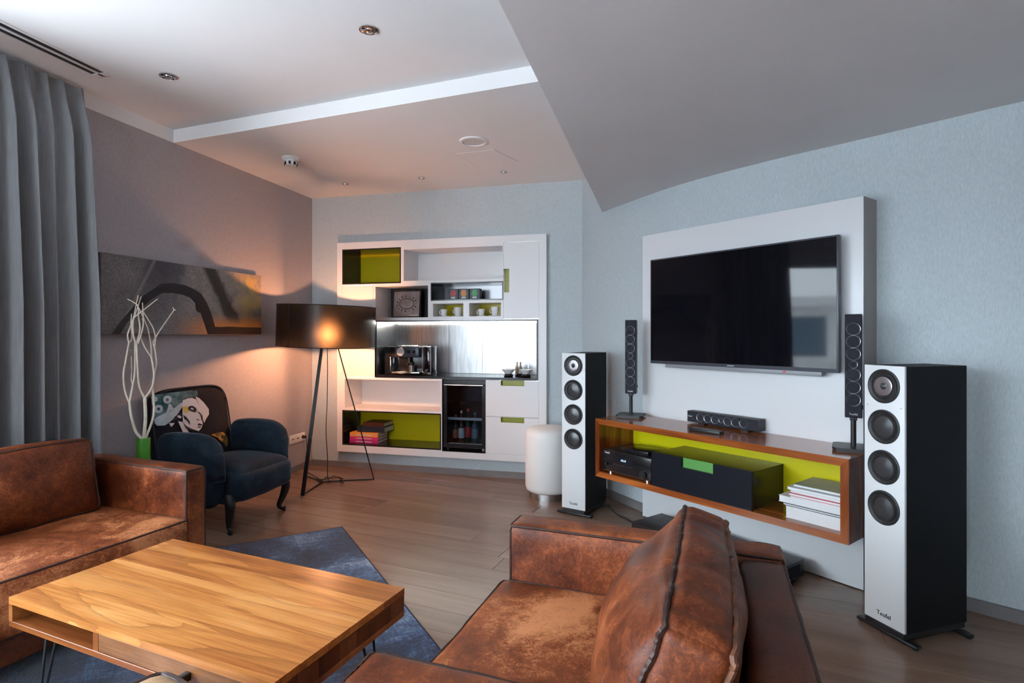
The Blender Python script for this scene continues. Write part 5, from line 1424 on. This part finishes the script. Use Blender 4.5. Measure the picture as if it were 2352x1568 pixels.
# ================================================================== COFFEE TABLE
TL, TWd, TZ = 1.140, 0.560, 0.420
TFr = Frame((-0.995, 1.844), (0.919, -0.394))
ct = thing('coffee_table', 'low sheesham wood coffee table with open compartment, drawer and hairpin legs', 'table', (TFr.o[0], TFr.o[1], RZ), TFr.rz)
H0, H1 = 0.326 - RZ, TZ - RZ
TK = 0.022
bw = TWd / 5
rb_ = random.Random(11)
for i in range(5):
    y0 = -TWd / 2 + i * bw
    g = G(); g.box(-TL / 2, TL / 2, y0 + 0.0001, y0 + bw - 0.0001, H1 - TK, H1); g.obj('board', SHEESHAM, ct, smooth=False)
G().box(-TL / 2, TL / 2, -TWd / 2, TWd / 2, H0, H0 + 0.018, 0.001, 1).obj('bottom_board', SHEESHAMB, ct, smooth=False)
G().box(-TL / 2, -TL / 2 + 0.02, -TWd / 2, TWd / 2, H0 + 0.018, H1 - TK).obj('end_panel', SHEESHAMB, ct, smooth=False)
nb = 7
for i in range(nb):
    a = -TWd / 2 + TWd / nb * i
    G().box(TL / 2 - 0.022, TL / 2 - 0.001, a + 0.0006, a + TWd / nb - 0.0006, H0 + 0.018, H1 - TK - 0.002).obj('end_stave', SHEESHAMD, ct, smooth=False)
xd = -0.125
G().box(xd - 0.012, xd + 0.012, -TWd / 2 + 0.002, TWd / 2, H0 + 0.018, H1 - TK).obj('divider', SHEESHAMB, ct, smooth=False)
G().box(xd + 0.012, TL / 2 - 0.022, TWd / 2 - 0.02, TWd / 2, H0 + 0.018, H1 - TK).obj('rear_panel', SHEESHAMD, ct, smooth=False)
dr = G().box(xd + 0.0135, TL / 2 - 0.024, -TWd / 2 + 0.002, -TWd / 2 + 0.022, H0 + 0.0195, H1 - TK - 0.0015, 0.001, 1).obj('drawer', SHEESHAMP, ct, smooth=False)
xh = (xd + TL / 2) / 2 + 0.112
g = G(); g.box(xh - 0.075, xh - 0.055, -TWd / 2 - 0.030, -TWd / 2 + 0.003, H0 + 0.030, H0 + 0.052, 0.003); g.box(xh + 0.055, xh + 0.075, -TWd / 2 - 0.030, -TWd / 2 + 0.003, H0 + 0.030, H0 + 0.052, 0.003)
g.tube(catmull([(xh - 0.065, -TWd / 2 - 0.024, H0 + 0.042), (xh - 0.045, -TWd / 2 - 0.040, H0 + 0.040), (xh, -TWd / 2 - 0.044, H0 + 0.034), (xh + 0.045, -TWd / 2 - 0.040, H0 + 0.040), (xh + 0.065, -TWd / 2 - 0.024, H0 + 0.042)], 6), 0.006, 8)
g.obj('handle', BLACKM, dr)
for sx_ in (-1, 1):
    for sy_ in (-1, 1):
        bx, by = sx_ * (TL / 2 - 0.11), sy_ * (TWd / 2 - 0.07)
        fx_, fy_ = bx + sx_ * 0.035, by + sy_ * 0.025
        pts = [(bx - 0.03, by, H0), (fx_ - 0.006, fy_, 0.012), (fx_, fy_, 0.0045), (fx_ + 0.006, fy_, 0.012), (bx + 0.03, by, H0)]
        G().tube(pts, 0.0045, 8).obj('leg', BLACKM, ct)

# ================================================================== SUEDE FLOOR POUF (only its corner shows at the bottom edge)
pfn = soft_fn(0.035, (0.015, 0.015, 0.03), 0.004, (4, 4, 4), 3.0)
CR = Vector((-0.822, 1.315)); ang = math.radians(52)
ctr = CR - Vector((math.cos(PI / 2 + 0.25), math.sin(PI / 2 + 0.25))) * 0.285
po = thing('floor_pouf', 'tan suede pouf with dark leather piping, only its corner showing before the coffee table', 'pouf', (ctr.x, ctr.y, RZ), PI / 4 + 0.25)
pb = G().soft((0, 0, 0.2365), (0.42, 0.42, 0.473), pfn, 14).obj('cover', SUEDET, po, ang=180)
G().tube(edge_loop((0, 0, 0.2365), (0.42, 0.42, 0.473), pfn, 2, 1, N=24, off=0.002, wob=0.002), 0.010, 8, closed=True).obj('piping', PIPING, pb)
